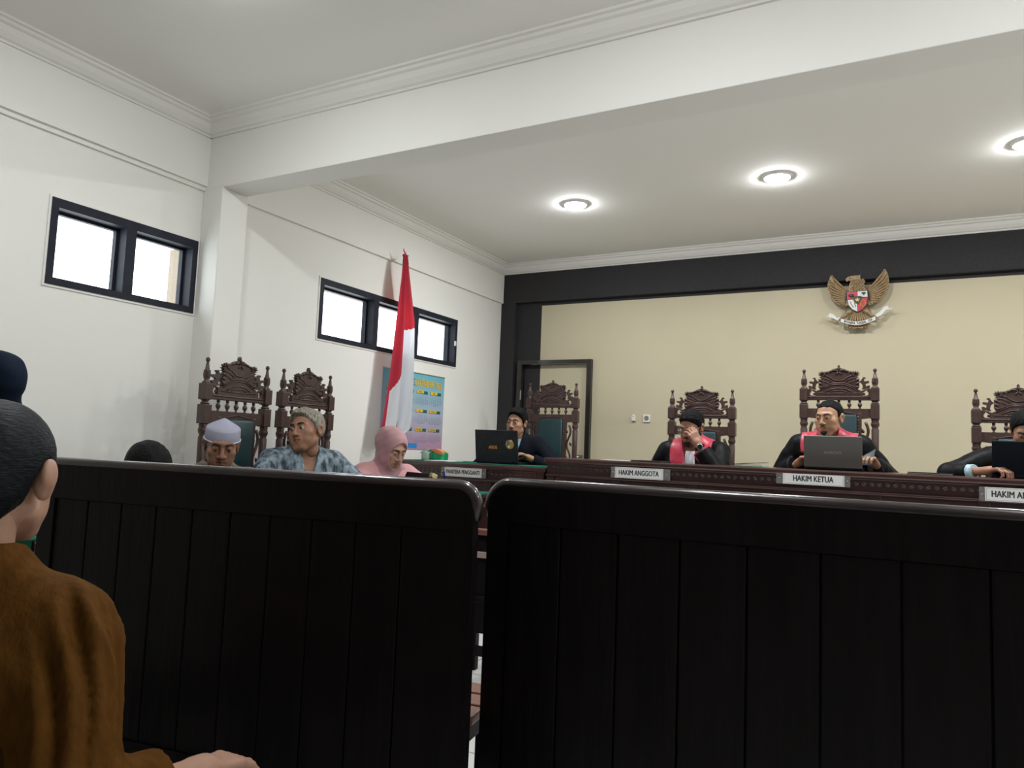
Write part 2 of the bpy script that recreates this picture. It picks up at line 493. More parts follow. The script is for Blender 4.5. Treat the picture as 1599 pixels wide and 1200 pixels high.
KC = 0.000473
LEAF = [(285, 265), (310, 262), (330, 300), (352, 326), (385, 322), (345, 352), (325, 372), (315, 420), (330, 452), (225, 452), (212, 396), (240, 390), (268, 408), (275, 368), (222, 347), (232, 320), (265, 325), (290, 330), (300, 296), (272, 276)]
BODY = [(0, 322), (40, 316), (80, 304), (110, 288), (124, 258), (140, 244), (165, 258), (190, 254), (204, 228), (236, 268), (238, 232), (276, 252), (256, 218), (296, 210), (252, 192), (286, 176), (246, 164), (286, 134), (291, 114), (262, 98), (290, 74), (292, 46), (268, 30), (288, 4), (262, -10), (292, -26), (330, -42), (345, -60), (342, -128)]
def make_chair(top):
    t = empty('carved_chair')
    zb = top - 0.175
    px = 0.241
    for s in (-1, 1):
        bm = bmesh.new()
        w = 0.029
        B(bm, s * px - w, s * px + w, -w, w, zb - 0.09, zb, bev=0.003)
        lathe(bm, [(0.024, zb - 0.118), (0.028, zb - 0.108), (0.020, zb - 0.104), (0.020, zb - 0.098), (0.027, zb - 0.092), (0.024, zb - 0.088)], 12, Matrix.Translation((s * px, 0, 0)))
        B(bm, s * px - w, s * px + w, -w, w, zb - 0.225, zb - 0.117, bev=0.003)
        zz = zb - 0.225
        lathe(bm, [(0.022, 0.46), (0.026, 0.50), (0.017, 0.54), (0.023, (0.54 + zz) / 2), (0.025, zz - 0.075), (0.019, zz - 0.065), (0.028, zz - 0.045), (0.029, zz - 0.032), (0.023, zz - 0.018), (0.027, zz - 0.01), (0.022, zz + 0.004)], 12, Matrix.Translation((s * px, 0, 0)))
        B(bm, s * px - w, s * px + w, -w, w, 0.30, 0.47, bev=0.003)
        lathe(bm, [(0.024, 0.0), (0.026, 0.04), (0.018, 0.08), (0.025, 0.2), (0.022, 0.31)], 12, Matrix.Translation((s * px, 0, 0)))
        p = obj('post', bm, M_CHAIR, t)
        bm = lathe(bmesh.new(), [(0.026, -0.002), (0.027, 0.006), (0.014, 0.016), (0.0205, 0.035), (0.0225, 0.05), (0.020, 0.067), (0.0215, 0.072), (0.014, 0.078), (0.0085, 0.112), (0.0065, 0.121), (0.012, 0.126), (0.0135, 0.134), (0.010, 0.143), (0.003, 0.147)], 12, Matrix.Translation((s * px, 0, zb)))
        obj('finial', bm, M_CHAIR, p)
        bm = bmesh.new()
        B(bm, s * px - 0.03, s * px + 0.03, -0.46, -0.40, 0.30, 0.50, bev=0.003)
        lathe(bm, [(0.024, 0.0), (0.027, 0.05), (0.018, 0.09), (0.026, 0.2), (0.022, 0.31)], 12, Matrix.Translation((s * px, -0.43, 0)))
        lathe(bm, [(0.022, 0.50), (0.026, 0.53), (0.016, 0.56), (0.024, 0.62), (0.02, 0.67)], 12, Matrix.Translation((s * px, -0.43, 0)))
        obj('front_leg', bm, M_CHAIR, t)
        bm = bmesh.new()
        tube(bm, [(s * px, 0, 0.68), (s * px, -0.15, 0.69), (s * px, -0.32, 0.675), (s * px, -0.45, 0.69), (s * px, -0.49, 0.672)], [0.02, 0.024, 0.022, 0.028, 0.018], 10)
        obj('armrest', bm, M_CHAIR, t)
        # openwork scroll between cushion and post
        bm = bmesh.new()
        z1, z0 = zb - 0.235, 0.54
        n = 26
        pts = []
        for i in range(n + 1):
            u = i / n
            pts.append((s * (0.178 + 0.018 * math.sin(u * PI * 5)), 0.0, z1 - 0.012 - u * (z1 - z0 - 0.02)))
        tube(bm, pts, 0.010, 6)
        for i in range(5):
            u = (i + 0.5) / 5
            lumps(bm, [(s * (0.178 - 0.020 * math.sin(u * PI * 5)), z1 - 0.01 - u * (z1 - z0 - 0.02), 0.011, 0.020, s * 0.5)], 0)
        obj('side_scroll', bm, M_CHAIR, t)
    # crest board
    bm = bmesh.new()
    pts = [(x * KC, zb + z * KC) for x, z in BODY]
    prism(bm, pts + [(-x, z) for x, z in pts[::-1] if x > 1e-6], -0.014, 0.014)
    prism(bm, [(-0.007, zb + 0.148), (0.007, zb + 0.148), (0.009, zb + 0.163), (0.003, zb + 0.175), (-0.003, zb + 0.175), (-0.009, zb + 0.163)], -0.010, 0.010)
    for s in (-1, 1):
        lf = [(s * (x - 655) * KC * -1, zb + (437 - y) * KC) for x, y in LEAF]
        prism(bm, lf, -0.011, 0.011)
        br = [(450, -128), (450, -6), (412, -6), (398, -40), (404, -52), (420, -70), (418, -96), (400, -112), (370, -112), (340, -118), (340, -128)]
        prism(bm, [(s * x * KC, zb + z * KC) for x, z in br], -0.012, 0.012)
        tube(bm, [(s * 0.205, -0.004, zb - 0.012), (s * 0.185, -0.006, zb - 0.006), (s * 0.168, -0.006, zb - 0.018), (s * 0.150, -0.006, zb - 0.026)], 0.008, 6)
        lumps(bm, [(s * 0.168, zb - 0.040, 0.010, 0.010, 0)], 0)
        # leaves round the upper corner, feather ends down the side
        for k in range(6):
            a = R(20 + k * 34)
            lumps(bm, [(s * (0.113 + 0.018 * math.cos(a)), zb + 0.103 + 0.016 * math.sin(a), 0.013, 0.005, a if s > 0 else PI - a)], -0.014)
        for zz in (0.062, 0.036, 0.010):
            lumps(bm, [(s * 0.126, zb + zz, 0.016, 0.009, s * 0.5)], -0.013)
        for k in range(3):
            lumps(bm, [(s * (0.03 + 0.028 * k), zb + 0.135 - 0.008 * k, 0.016, 0.008, -s * 0.35)], -0.014)
    for k in range(5):
        a = R(90 + 72 * k)
        lumps(bm, [(0.018 * math.cos(a), zb + 0.128 + 0.018 * math.sin(a), 0.017, 0.006, a)], -0.014)
    def ridge(pp, r=0.0042):
        tube(bm, [(x * KC, -0.0145, zb + z * KC) for x, z in pp], r, 6)
    for o in (0, -24):
        ridge([(-272, -4 + o), (-85, 84 + o), (85, 84 + o), (272, -4 + o)])
    for s in (-1, 1):
        ridge([(s * 225, 205), (s * 150, 190), (s * 65, 128), (0, 120)])
        ridge([(s * 250, 170), (s * 170, 150), (s * 90, 100)], 0.0034)
        ridge([(s * 245, 120), (s * 190, 105), (s * 130, 60)], 0.0034)
    ridge([(-200, -62), (-110, -12), (0, 4), (110, -12), (200, -62)])
    ridge([(-130, -62), (-60, -38), (0, -32), (60, -38), (130, -62)], 0.0036)
    ridge([(-300, -75), (-150, -78), (150, -78), (300, -75)], 0.0036)
    obj('crest', bm, M_CHAIR, t)
    bm = box(-0.215, 0.215, -0.018, 0.018, zb - 0.087, zb - 0.060, bev=0.003)
    tube(bm, [(-0.213, -0.018, zb - 0.066), (0.213, -0.018, zb - 0.066)], 0.004, 6)
    obj('top_rail', bm, M_CHAIR, t)
    for k in range(5):
        x = (k - 2) * 0.0705
        bm = lathe(bmesh.new(), [(0.010, zb - 0.152), (0.008, zb - 0.146), (0.0055, zb - 0.142), (0.013, zb - 0.130), (0.0155, zb - 0.120), (0.012, zb - 0.110), (0.006, zb - 0.104), (0.011, zb - 0.098), (0.009, zb - 0.086)], 10, Matrix.Translation((x, 0, 0)))
        obj('spindle', bm, M_CHAIR, t)
    bm = bmesh.new()
    zr = zb - 0.150
    arch = [(-0.215, zr), (0.215, zr), (0.215, zr - 0.066), (0.15, zr - 0.075), (0.12, zr - 0.052), (0.06, zr - 0.044), (0, zr - 0.042), (-0.06, zr - 0.044), (-0.12, zr - 0.052), (-0.15, zr - 0.075), (-0.215, zr - 0.066)]
    prism(bm, arch, -0.016, 0.016)
    for s in (-1, 1):
        tube(bm, [(s * 0.14, -0.017, zr - 0.045), (s * 0.08, -0.017, zr - 0.032), (0, -0.017, zr - 0.02)], 0.004, 6)
    obj('lower_rail', bm, M_CHAIR, t)
    # upholstered panel
    zt = zb - 0.192
    bm = bmesh.new()
    for s in (-1, 1):
        B(bm, s * 0.139 - 0.014, s * 0.139 + 0.014, -0.02, 0.018, 0.50, zt + 0.01, bev=0.003)
    B(bm, -0.15, 0.15, -0.018, 0.018, 0.47, 0.52, bev=0.003)
    B(bm, -0.135, 0.135, 0.0, 0.016, 0.52, zt)
    fr = obj('panel_frame', bm, M_CHAIR, t)
    bm = box(-0.125, 0.125, -0.042, 0.0, 0.522, zt, bev=0.016)
    obj('backrest', bm, M_LEATHER, t, True)
    bm = bmesh.new()
    nz = int((zt - 0.53) / 0.022)
    for s in (-1, 1):
        for k in range(nz):
            sphere(bm, (s * 0.129, -0.022, 0.535 + k * 0.022), 0.0048, 6)
    st = obj('nail_heads', bm, M_BRASS, fr); st['kind'] = 'stuff'
    bm = box(-0.255, 0.255, -0.45, -0.03, 0.40, 0.455, bev=0.004)
    obj('seat_rail', bm, M_CHAIR, t)
    obj('seat', box(-0.24, 0.24, -0.465, -0.035, 0.455, 0.485, bev=0.013), M_LEATHER, t, True)
    for yy in (-0.43, 0):
        obj('stretcher', tube(bmesh.new(), [(-0.241, yy, 0.16), (0.241, yy, 0.16)], 0.015), M_CHAIR, t)
    return t

def copy_tree(o, parent=None):
    c = o.copy()
    COL.objects.link(c)
    c.parent = parent
    for ch in list(o.children):
        copy_tree(ch, c)
    return c
GC = 'carved high-back chairs'
def place(o, x, y, z, deg, label):
    o.location = (x, y, z); o.rotation_euler = (0, 0, R(deg)); tag(o, label, 'chair', GC)
c = make_chair(1.585)
c2 = copy_tree(c)
place(c, -3.45, 2.972, 0, 90, 'carved dark wooden chair with green leather back behind the man in the white cap')
place(c2, -3.45, 3.533, 0, 90, 'carved dark wooden chair behind the grey-haired man, beside the flag')
c = make_chair(1.673 - DAIS)
c2 = copy_tree(c)
c_left = bpy.data.objects['carved_chair']; c_left.scale = (0.90, 1, 1); bpy.data.objects['carved_chair.001'].scale = (0.87, 1, 1)
place(c, -1.478, 5.90, DAIS, 0, 'carved wooden chair behind the judge who holds his glasses')
place(c2, 0.634, 5.90, DAIS, 0, 'carved wooden chair at the right picture edge behind the bowed judge')
place(make_chair(1.824 - DAIS), -0.466, 5.90, DAIS, 0, 'tallest carved wooden chair, behind the presiding judge below the eagle emblem')
place(make_chair(1.770 - DAIS), -2.975, 6.25, DAIS, 0, 'carved wooden chair with green leather back in front of the dark-framed door')

# ------------------------------------------------------------------ judges bench
def frieze(bm, x0, x1, z, y, step=0.042):
    n = int((x1 - x0) / step)
    for i in range(n):
        x = x0 + (i + 0.5) * step
        a = 0.5 if i % 2 else -0.5
        ret = bmesh.ops.create_uvsphere(bm, u_segments=6, v_segments=5, radius=1.0)
        for v in ret['verts']:
            u, w = v.co.x * 0.017, v.co.z * 0.010
            v.co = Vector((x + u * math.cos(a) - w * math.sin(a), y + v.co.y * 0.005, z + u * math.sin(a) + w * math.cos(a)))
        B(bm, x - 0.004, x + 0.004, y - 0.005, y, z + 0.014, z + 0.022)

def bench(name, X0, X1, Y0, Y1, Z0, ZT, label, cat, bays, green=None):
    t = empty(name, (X0, Y0, Z0))
    tag(t, label, cat)
    L, D, h = X1 - X0, Y1 - Y0, ZT - Z0
    top = box(-0.02, L + 0.02, -0.025, D, h - 0.036, h, bev=0.010)
    obj('worktop', top, M_BENCHTOP, t)
    bm = box(0, L, 0.0, 0.03, h - 0.120, h - 0.036)
    f = obj('frieze_board', bm, M_BENCH, t)
    bm = bmesh.new(); frieze(bm, 0.03, L - 0.03, h - 0.073, 0.0)
    cf = obj('carving', bm, M_BENCH, f); cf['kind'] = 'stuff'
    bm = bmesh.new(); B(bm, -0.006, L + 0.006, -0.012, 0.03, h - 0.134, h - 0.118, bev=0.004); B(bm, -0.004, L + 0.004, -0.007, 0.03, h - 0.046, h - 0.034, bev=0.003)
    obj('moulding', bm, M_BENCHTOP, t)
    pw = L / bays
    for i in range(bays + 1):
        x = min(max(i * pw, 0.03), L - 0.03)
        obj('pilaster', box(x - 0.03, x + 0.03, -0.004, 0.03, 0.0, h - 0.134, bev=0.004), M_BENCH, t)
    for i in range(bays):
        obj('panel', box(i * pw + 0.02, (i + 1) * pw - 0.02, 0.010, 0.024, 0.05, h - 0.134), M_BENCH, t)
    obj('plinth', box(0, L, -0.008, 0.03, 0.0, 0.07, bev=0.004), M_BENCH, t)
    for x in (0.0, L - 0.03):
        obj('end_panel', box(x, x + 0.03, 0.03, D, 0.0, h - 0.036), M_BENCH, t)
    if green:
        c = obj('table_cloth', box(0.04, L - 0.03, 0.035, D - 0.02, h, h + 0.003), M_GREENCLOTH, t)
    return t
bench('judges_bench', -2.357, 1.44, 4.90, 5.34, DAIS, 1.055, 'long dark mahogany judges bench with carved front edge', 'bench', 7)
bench('clerk_desk', -3.80, -2.385, 4.90, 5.50, DAIS, 0.981, 'lower mahogany clerk desk with green cloth, left of the judges bench', 'desk', 3, True)

def nameplate(x0, x1, z0, z1, p0, p1, words, label, size, sx, y):
    w, hgt = x1 - x0, z1 - z0
    t = empty('name_plate', (x0, y, z0))
    tag(t, label, 'name plate', 'acrylic name plates on the desks')
    obj('holder', box(0, w, -0.003, 0.0, 0, hgt), M_ACRYLIC, t)
    pp = obj('paper', box(p0, p1, -0.0042, -0.0034, 0.001, hgt - 0.001), M_PAPER, t)
    bm = bmesh.new(); e = 0.006; q = 0.0011; Y0, Y1 = -0.0048, -0.0043
    B(bm, p0 + e, p1 - e, Y0, Y1, e, e + q); B(bm, p0 + e, p1 - e, Y0, Y1, hgt - e - q, hgt - e)
    B(bm, p0 + e, p0 + e + q, Y0, Y1, e, hgt - e); B(bm, p1 - e - q, p1 - e, Y0, Y1, e, hgt - e)
    obj('border_line', bm, M_INK, pp)
    me = text_mesh(words, size, 0.0018)
    xs_ = [v.co.x for v in me.vertices]; wt = max(xs_) - min(xs_)
    me.transform(Matrix.Translation((-(max(xs_) + min(xs_)) / 2, 0, 0))); me.transform(FRONT @ Matrix.Diagonal((sx * (p1 - p0) / wt, 1, 1, 1)))
    lo_ = obj('lettering', me, M_INK, pp); lo_.location = ((p0 + p1) / 2, -0.0052, hgt / 2)
    for x in (p0 / 2, (w + p1) / 2):
        obj('screw', lathe(bmesh.new(), [(0.006, 0), (0.006, 0.004), (0.003, 0.006)], 10, Matrix.Translation((x, -0.003, hgt / 2)) @ Matrix.Rotation(PI / 2, 4, 'X')), M_STEEL, t)
NY = 4.880
nameplate(-1.850, -1.426, 0.937, 1.014, 0.030, 0.376, 'HAKIM ANGGOTA', 'white name plate reading HAKIM ANGGOTA left of the presiding judge', 0.050, 0.83, NY)
nameplate(-0.746, -0.322, 0.960, 1.034, 0.040, 0.392, 'HAKIM KETUA', 'white name plate reading HAKIM KETUA', 0.050, 0.66, NY)
nameplate(0.333, 0.757, 0.927, 1.005, 0.028, 0.386, 'HAKIM ANGGOTA', 'white name plate reading HAKIM ANGGOTA cut off by the right picture edge', 0.050, 0.83, NY)
nameplate(-3.280, -2.866, 0.874, 0.947, 0.034, 0.376, 'PANITERA PENGGANTI', 'white name plate reading PANITERA PENGGANTI on the clerk desk', 0.045, 0.90, NY)

# ------------------------------------------------------------------ party table along the left wall
def party_table():
    a = Vector((-2.277, 1.258)); b = Vector((-2.62, 4.64))
    L = (b - a).length
    ang = math.atan2(b.y - a.y, b.x - a.x)
    t = empty('party_table', (a.x, a.y, 0), ang)
    tag(t, 'long wooden table with green cloth in front of the seated party', 'table')
    h, D = 0.79, 0.38      # local: x along the table, y>0 = towards the left wall
    obj('tabletop', box(0, L, 0, D, h - 0.03, h - 0.002, bev=0.006), M_BENCHTOP, t)
    bm = box(-0.004, L + 0.004, 0.003, D + 0.004, h - 0.002, h + 0.003)
    bmB = B(bm, -0.010, -0.004, -0.0, D, h - 0.07, h + 0.002)
    obj('table_cloth', bm, M_GREENCLOTH, t)
    bm = box(0.02, L - 0.02, 0.02, 0.045, h - 0.13, h - 0.03)
    ap = obj('apron', bm, M_BENCH, t)
    bm = bmesh.new(); frieze(bm, 0.04, L - 0.04, h - 0.085, 0.02, 0.04)
    cf = obj('carving', bm, M_SEATWOOD, ap); cf['kind'] = 'stuff'
    n = 5
    for i in range(n):
        obj('panel', box(0.04 + i * (L - 0.08) / n + 0.012, 0.04 + (i + 1) * (L - 0.08) / n - 0.012, 0.028, 0.04, 0.12, h - 0.13), M_BENCH, t)
    for i in range(n + 1):
        x = 0.04 + i * (L - 0.08) / n
        obj('leg', box(x - 0.028, x + 0.028, 0.018, 0.07, 0, h - 0.03, bev=0.004), M_BENCH, t)
        obj('leg', box(x - 0.028, x + 0.028, D - 0.07, D - 0.018, 0, h - 0.03, bev=0.004), M_BENCH, t)
party_table()

# ------------------------------------------------------------------ public benches (seen from behind)
def pew(x0, y0, x1, y1, label, rad, nb, seat_end=0.02, H=1.04, railh=0.10, stile=0.06):
    L = math.hypot(x1 - x0, y1 - y0)
    t = empty('public_bench', (x0, y0, 0), math.atan2(y1 - y0, x1 - x0))
    tag(t, label, 'bench', 'high-back public benches')
    # local: x along, camera side is -y, seat on +y
    zt = H - 0.017
    bm = bmesh.new()
    prism(bm, [(rad, zt), (L - rad, zt), (L - rad, zt - railh), (rad, zt - railh)], -0.016, 0.016)
    obj('back_rail', bm, M_PEW, t)
    for s in (0, 1):
        xs = 0 if s == 0 else L
        d = 1 if s == 0 else -1
        arc = [(xs + d * (rad - rad * math.cos(k / 6 * PI / 2)), zt - rad + rad * math.sin(k / 6 * PI / 2)) for k in range(7)]
        arc = arc + [(xs + d * (rad), zt - railh), (xs + d * stile, zt - railh), (xs + d * stile, 0.0), (xs, 0.0)]
        bm = bmesh.new(); prism(bm, arc, -0.016, 0.016)
        obj('stile', bm, M_PEW, t)
    bw = (L - 2 * stile) / nb
    for i in range(nb):
        bm = box(stile + i * bw + 0.002, stile + (i + 1) * bw - 0.002, -0.010, 0.010, 0.30, zt - railh, bev=0.0025)
        obj('board', bm, M_PEW, t)
    obj('lower_rail', box(stile, L - stile, -0.016, 0.016, 0.20, 0.30, bev=0.003), M_PEW, t)
    obj('backing_panel', box(stile - 0.01, L - stile + 0.01, 0.006, 0.013, 0.25, zt - railh + 0.02), M_PEW, t)
    bm = bmesh.new()
    path = [(0, 0, zt - rad - 0.03)] + [(rad - rad * math.cos(k / 8 * PI / 2), 0, zt - rad + rad * math.sin(k / 8 * PI / 2)) for k in range(9)]
    path += [(L * k / 12, 0, zt) for k in range(1, 12)]
    path += [(L - rad + rad * math.sin(k / 8 * PI / 2), 0, zt - rad + rad * math.cos(k / 8 * PI / 2)) for k in range(9)] + [(L, 0, zt - rad - 0.03)]
    path = [p for p in path if True]
    tube(bm, path, [0.010] + [0.017] * (len(path) - 2) + [0.010], 12)
    obj('cap_rail', bm, M_PEWRAIL, t)
    for k in range(5):
        obj('seat_slat', box(0.02, L - seat_end, 0.05 + k * 0.09, 0.05 + k * 0.09 + 0.078, 0.40, 0.425, bev=0.004), M_SEATWOOD, t)
    for x in (0.03, L - seat_end - 0.07) + ((L / 2,) if L > 1.6 else ()):
        bm = bmesh.new()
        B(bm, x, x + 0.05, 0.03, 0.49, 0.345, 0.40, bev=0.003); B(bm, x, x + 0.05, 0.43, 0.48, 0.0, 0.345, bev=0.003); B(bm, x, x + 0.05, 0.02, 0.07, 0.0, 0.345, bev=0.003); B(bm, x, x + 0.05, 0.07, 0.43, 0.10, 0.15)
        obj('leg_frame', bm, M_PEW, t)
    return t
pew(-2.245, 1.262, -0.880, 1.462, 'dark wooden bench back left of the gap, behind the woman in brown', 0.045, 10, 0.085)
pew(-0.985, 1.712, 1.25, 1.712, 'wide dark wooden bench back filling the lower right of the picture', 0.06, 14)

# plain backless bench the two women in the foreground sit on
t = empty('backless_bench', (-2.30, 0.80, 0), R(-19)); tag(t, 'plain dark bench seat under the woman in the brown blouse', 'bench')
for k in range(4):
    obj('seat_slat', box(0, 1.5, k * 0.095, k * 0.095 + 0.085, 0.28, 0.31, bev=0.004), M_PEW, t)
for x in (0.1, 1.34):
    bm = bmesh.new()
    B(bm, x, x + 0.06, 0.01, 0.06, 0, 0.28); B(bm, x, x + 0.06, 0.31, 0.36, 0, 0.28); B(bm, x, x + 0.06, 0.06, 0.31, 0.22, 0.28)
    obj('leg_frame', bm, M_PEW, t)

# witness chair in the middle of the court, seen through the gap
t = empty('witness_chair', (-1.70, 2.86, 0), R(4)); tag(t, 'low dark wooden chair seen through the gap between the bench backs', 'chair')
for s in (-1, 1):
    obj('back_leg', box(s * 0.22 - 0.022, s * 0.22 + 0.022, -0.02, 0.02, 0, 0.76, bev=0.004), M_PEW, t)
    obj('front_leg', box(s * 0.22 - 0.022, s * 0.22 + 0.022, 0.40, 0.44, 0, 0.43, bev=0.004), M_PEW, t)
obj('top_rail', box(-0.24, 0.24, -0.022, 0.018, 0.725, 0.752, bev=0.006), M_SEATWOOD, t)
obj('back_panel', box(-0.198, 0.198, -0.008, 0.008, 0.46, 0.725), M_PEW, t)
M_PALE = mat('pale_rail_highlight', (0.33, 0.24, 0.20), 0.5, noise=8, col2=(0.40, 0.3, 0.25))  # pale colour stands in for light caught on the dark rail
obj('middle_rail', box(-0.198, 0.198, -0.018, -0.004, 0.625, 0.652, bev=0.003), M_PALE, t)
obj('seat', box(-0.24, 0.24, -0.02, 0.45, 0.43, 0.46, bev=0.006), M_PEW, t)
obj('apron', box(-0.198, 0.198, -0.015, 0.015, 0.30, 0.43), M_PEW, t)
obj('stretcher', box(-0.198, 0.198, -0.012, 0.012, 0.20, 0.24), M_PEW, t)

# ------------------------------------------------------------------ flag
def flag():
    t = empty('flag', (-3.715, 4.828, 0)); tag(t, 'red and white flag hanging in folds from a pole by the left wall', 'flag')
    obj('pole', lathe(bmesh.new(), [(0.013, 0.03), (0.013, 2.66), (0.008, 2.69)], 10), mat('brown_pole_wood', (0.10, 0.055, 0.03), 0.5), t)
    obj('stand', lathe(bmesh.new(), [(0.12, 0.0), (0.12, 0.03), (0.05, 0.06), (0.025, 0.2), (0.018, 0.22)], 20), M_BENCH, t)
    M_RED = mat('red_flag_cloth', (0.60, 0.018, 0.05), 0.7, sheen=0.3, bump=(300, 0.05))
    M_WHITE = mat('white_flag_cloth', (0.84, 0.85, 0.88), 0.75, sheen=0.3, bump=(300, 0.05))
    NU, NV = 72, 150
    ztop, zlo = 2.69, 1.12
    def P(u, v):
        z = ztop - v * (ztop - zlo)
        wl = np.interp(v, [0, .08, .35, .65, .93, 1], [-0.013, -0.037, -0.083, -0.133, -0.197, -0.213])
        wr = np.interp(v, [0, .08, .35, .65, .88, 0.94, 1], [0.030, 0.053, 0.165, 0.189, 0.204, 0.18, 0.053])
        y = wl + u * (wr - wl)
        amp = 0.008 + 0.032 * min(1, v * 1.6)
        # one big fold at u~.45 (a ridge), smaller pleats
        d = amp * (math.exp(-((u - .30) / .13) ** 2) * 1.0 + 0.75 * math.exp(-((u - .78) / .17) ** 2) - 0.55 * math.exp(-((u - .50) / .07) ** 2)) + 0.006 * math.sin(u * 26 + v * 4) * v
        zz = z
        if v > .9: zz = z + (v - .9) * 1.1 * max(0, u - .45)
        return (0.014 + d, y, zz)
    def red(u, v):
        if u < 0.10: return True
        if u > 0.48: return v < 0.405 - (u - .48) * 0.055 + 0.0
        return v < 0.60 + (0.48 - u) * 0.36
    vs = [[P(i / NU, j / NV) for i in range(NU + 1)] for j in range(NV + 1)]
    for nm, m, want in (('red_stripe', M_RED, True), ('white_stripe', M_WHITE, False)):
        bm = bmesh.new(); g = {}
        def V(i, j):
            if (i, j) not in g: g[(i, j)] = bm.verts.new(vs[j][i])
            return g[(i, j)]
        for j in range(NV):
            for i in range(NU):
                if red((i + .5) / NU, (j + .5) / NV) == want:
                    f = bm.faces.new((V(i, j), V(i, j + 1), V(i + 1, j + 1), V(i + 1, j))); f.smooth = True
        bmesh.ops.solidify(bm, geom=bm.faces[:], thickness=0.0015)
        obj(nm, bm, m, t, True)
    bm = bmesh.new()
    for pts in ([(0, 0, 2.675), (0.01, 0.004, 2.700), (0.0, -0.012, 2.725), (0.005, -0.02, 2.742)], [(0, 0, 2.680), (0.01, 0.02, 2.690), (0.0, 0.055, 2.697)], [(0.01, 0.0, 2.680), (0.02, 0.018, 2.650), (0.02, 0.03, 2.620)]):
        tube(bm, pts, [0.008, 0.007, 0.005, 0.003][:len(pts)], 6)
    sphere(bm, (0, 0, 2.685), 0.018, 8)
    obj('tie_ribbon', bm, M_RED, t)
flag()

# ------------------------------------------------------------------ wall calendar
def calendar():
    y0, y1, z0, z1 = 4.80, 5.712, 1.068, 1.744
    Wd, Hh = y1 - y0, z1 - z0
    t = empty('wall_calendar', (XL, y0, z0)); tag(t, 'large blue to pink wall calendar behind the flag on the left wall', 'calendar')
    m = bpy.data.materials.new('calendar_print'); m.use_nodes = True
    nt = m.node_tree; b = nt.nodes['Principled BSDF']; b.inputs['Roughness'].default_value = 0.4
    tc = nt.nodes.new('ShaderNodeTexCoord'); sp = nt.nodes.new('ShaderNodeSeparateXYZ'); cr = nt.nodes.new('ShaderNodeValToRGB')
    nt.links.new(tc.outputs['Generated'], sp.inputs[0]); nt.links.new(sp.outputs['Z'], cr.inputs[0]); nt.links.new(cr.outputs[0], b.inputs['Base Color'])
    e = cr.color_ramp.elements
    e[0].position = 0.05; e[0].color = (0.50, 0.29, 0.42, 1); e[1].position = 0.95; e[1].color = (0.16, 0.47, 0.56, 1)
    k = cr.color_ramp.elements.new(0.5); k.color = (0.40, 0.48, 0.58, 1)
    sheet = obj('sheet', box(0.002, 0.005, 0, Wd, 0, Hh), m, t)
    SIDE = Matrix(((0, 0, 1, 0), (1, 0, 0, 0), (0, 1, 0, 0), (0, 0, 0, 1)))    # text x -> +y, text y -> z, facing +x
    M_YEL = mat('yellow_print', (0.85, 0.55, 0.02), 0.5); M_GRN = mat('dark_green_print', (0.02, 0.11, 0.09), 0.5); M_NUM = mat('blue_grey_print', (0.13, 0.20, 0.28), 0.6); M_BLU = mat('blue_print', (0.03, 0.25, 0.62), 0.5)
    obj('title_shadow', text_mesh('KALENDER 2025', 0.082, 0.006, 0.72), M_GRN, sheet)
    o = sheet.children[0]; o.data.transform(SIDE); o.location = (0.0056, 0.655, Hh - 0.085)
    sign_text('title', 'KALENDER 2025', 0.082, M_YEL, sheet, (0.0062, 0.655, Hh - 0.085), 0.0025, 0.72, SIDE)
    bm = bmesh.new()
    for k, (q, e) in enumerate(((0.30, 0.47), (0.31, 0.46), (0.33, 0.47))): B(bm, 0.005, 0.0056, q, e, Hh - 0.062 - k * 0.026, Hh - 0.052 - k * 0.026)
    obj('small_print', bm, M_NUM, sheet)
    mon = ['JANUARI', 'FEBRUARI', 'MARET', 'APRIL', 'MEI', 'JUNI', 'JULI', 'AGUSTUS', 'SEPTEMBER', 'OKTOBER', 'NOVEMBER', 'DESEMBER']
    first = [2, 5, 5, 1, 3, 6, 1, 4, 0, 2, 5, 0]; days = [31, 28, 31, 30, 31, 30, 31, 31, 30, 31, 30, 31]
    for i, nm in enumerate(mon):
        cx = 0.135 + (i % 4) * 0.214; cz = Hh - 0.165 - (i // 4) * 0.168
        bm = box(0.005, 0.0056, cx - 0.085, cx + 0.085, cz - 0.014, cz + 0.014)
        hd = obj('month_bar', bm, M_GRN, sheet)
        bm = bmesh.new(); B(bm, 0.0056, 0.0060, cx - 0.08, cx + 0.025, cz - 0.008, cz + 0.016)
        obj('month_tab', bm, M_YEL, hd)
        sign_text('month_name', nm, 0.022, M_GRN, hd, (0.0064, cx - 0.028, cz + 0.003), 0.0004, 0.72, SIDE)
        bm = bmesh.new(); B(bm, 0.0056, 0.0060, cx - 0.08, cx - 0.02, cz - 0.014, cz - 0.008)
        obj('month_line', bm, mat('red_print', (0.6, 0.08, 0.03), 0.5), hd)
        rows = []; d = 1
        cells = [''] * first[i] + [str(k + 1) for k in range(days[i])]
        body = '\n'.join('  '.join(c.rjust(2, ' ') for c in cells[r:r + 7]) for r in range(0, len(cells), 7))
        sign_text('day_numbers', body, 0.0165, M_NUM, sheet, (0.0056, cx, cz - 0.075), 0.0003, 1.15, SIDE)
    obj('publisher_box', box(0.005, 0.0058, 0.26, 0.52, 0.012, 0.055), M_BLU, sheet)
    bm = bmesh.new(); B(bm, 0.0, 0.009, -0.004, Wd + 0.004, Hh - 0.004, Hh + 0.006, bev=0.002)
    obj('hanging_strip', bm, M_STEEL, t)
calendar()

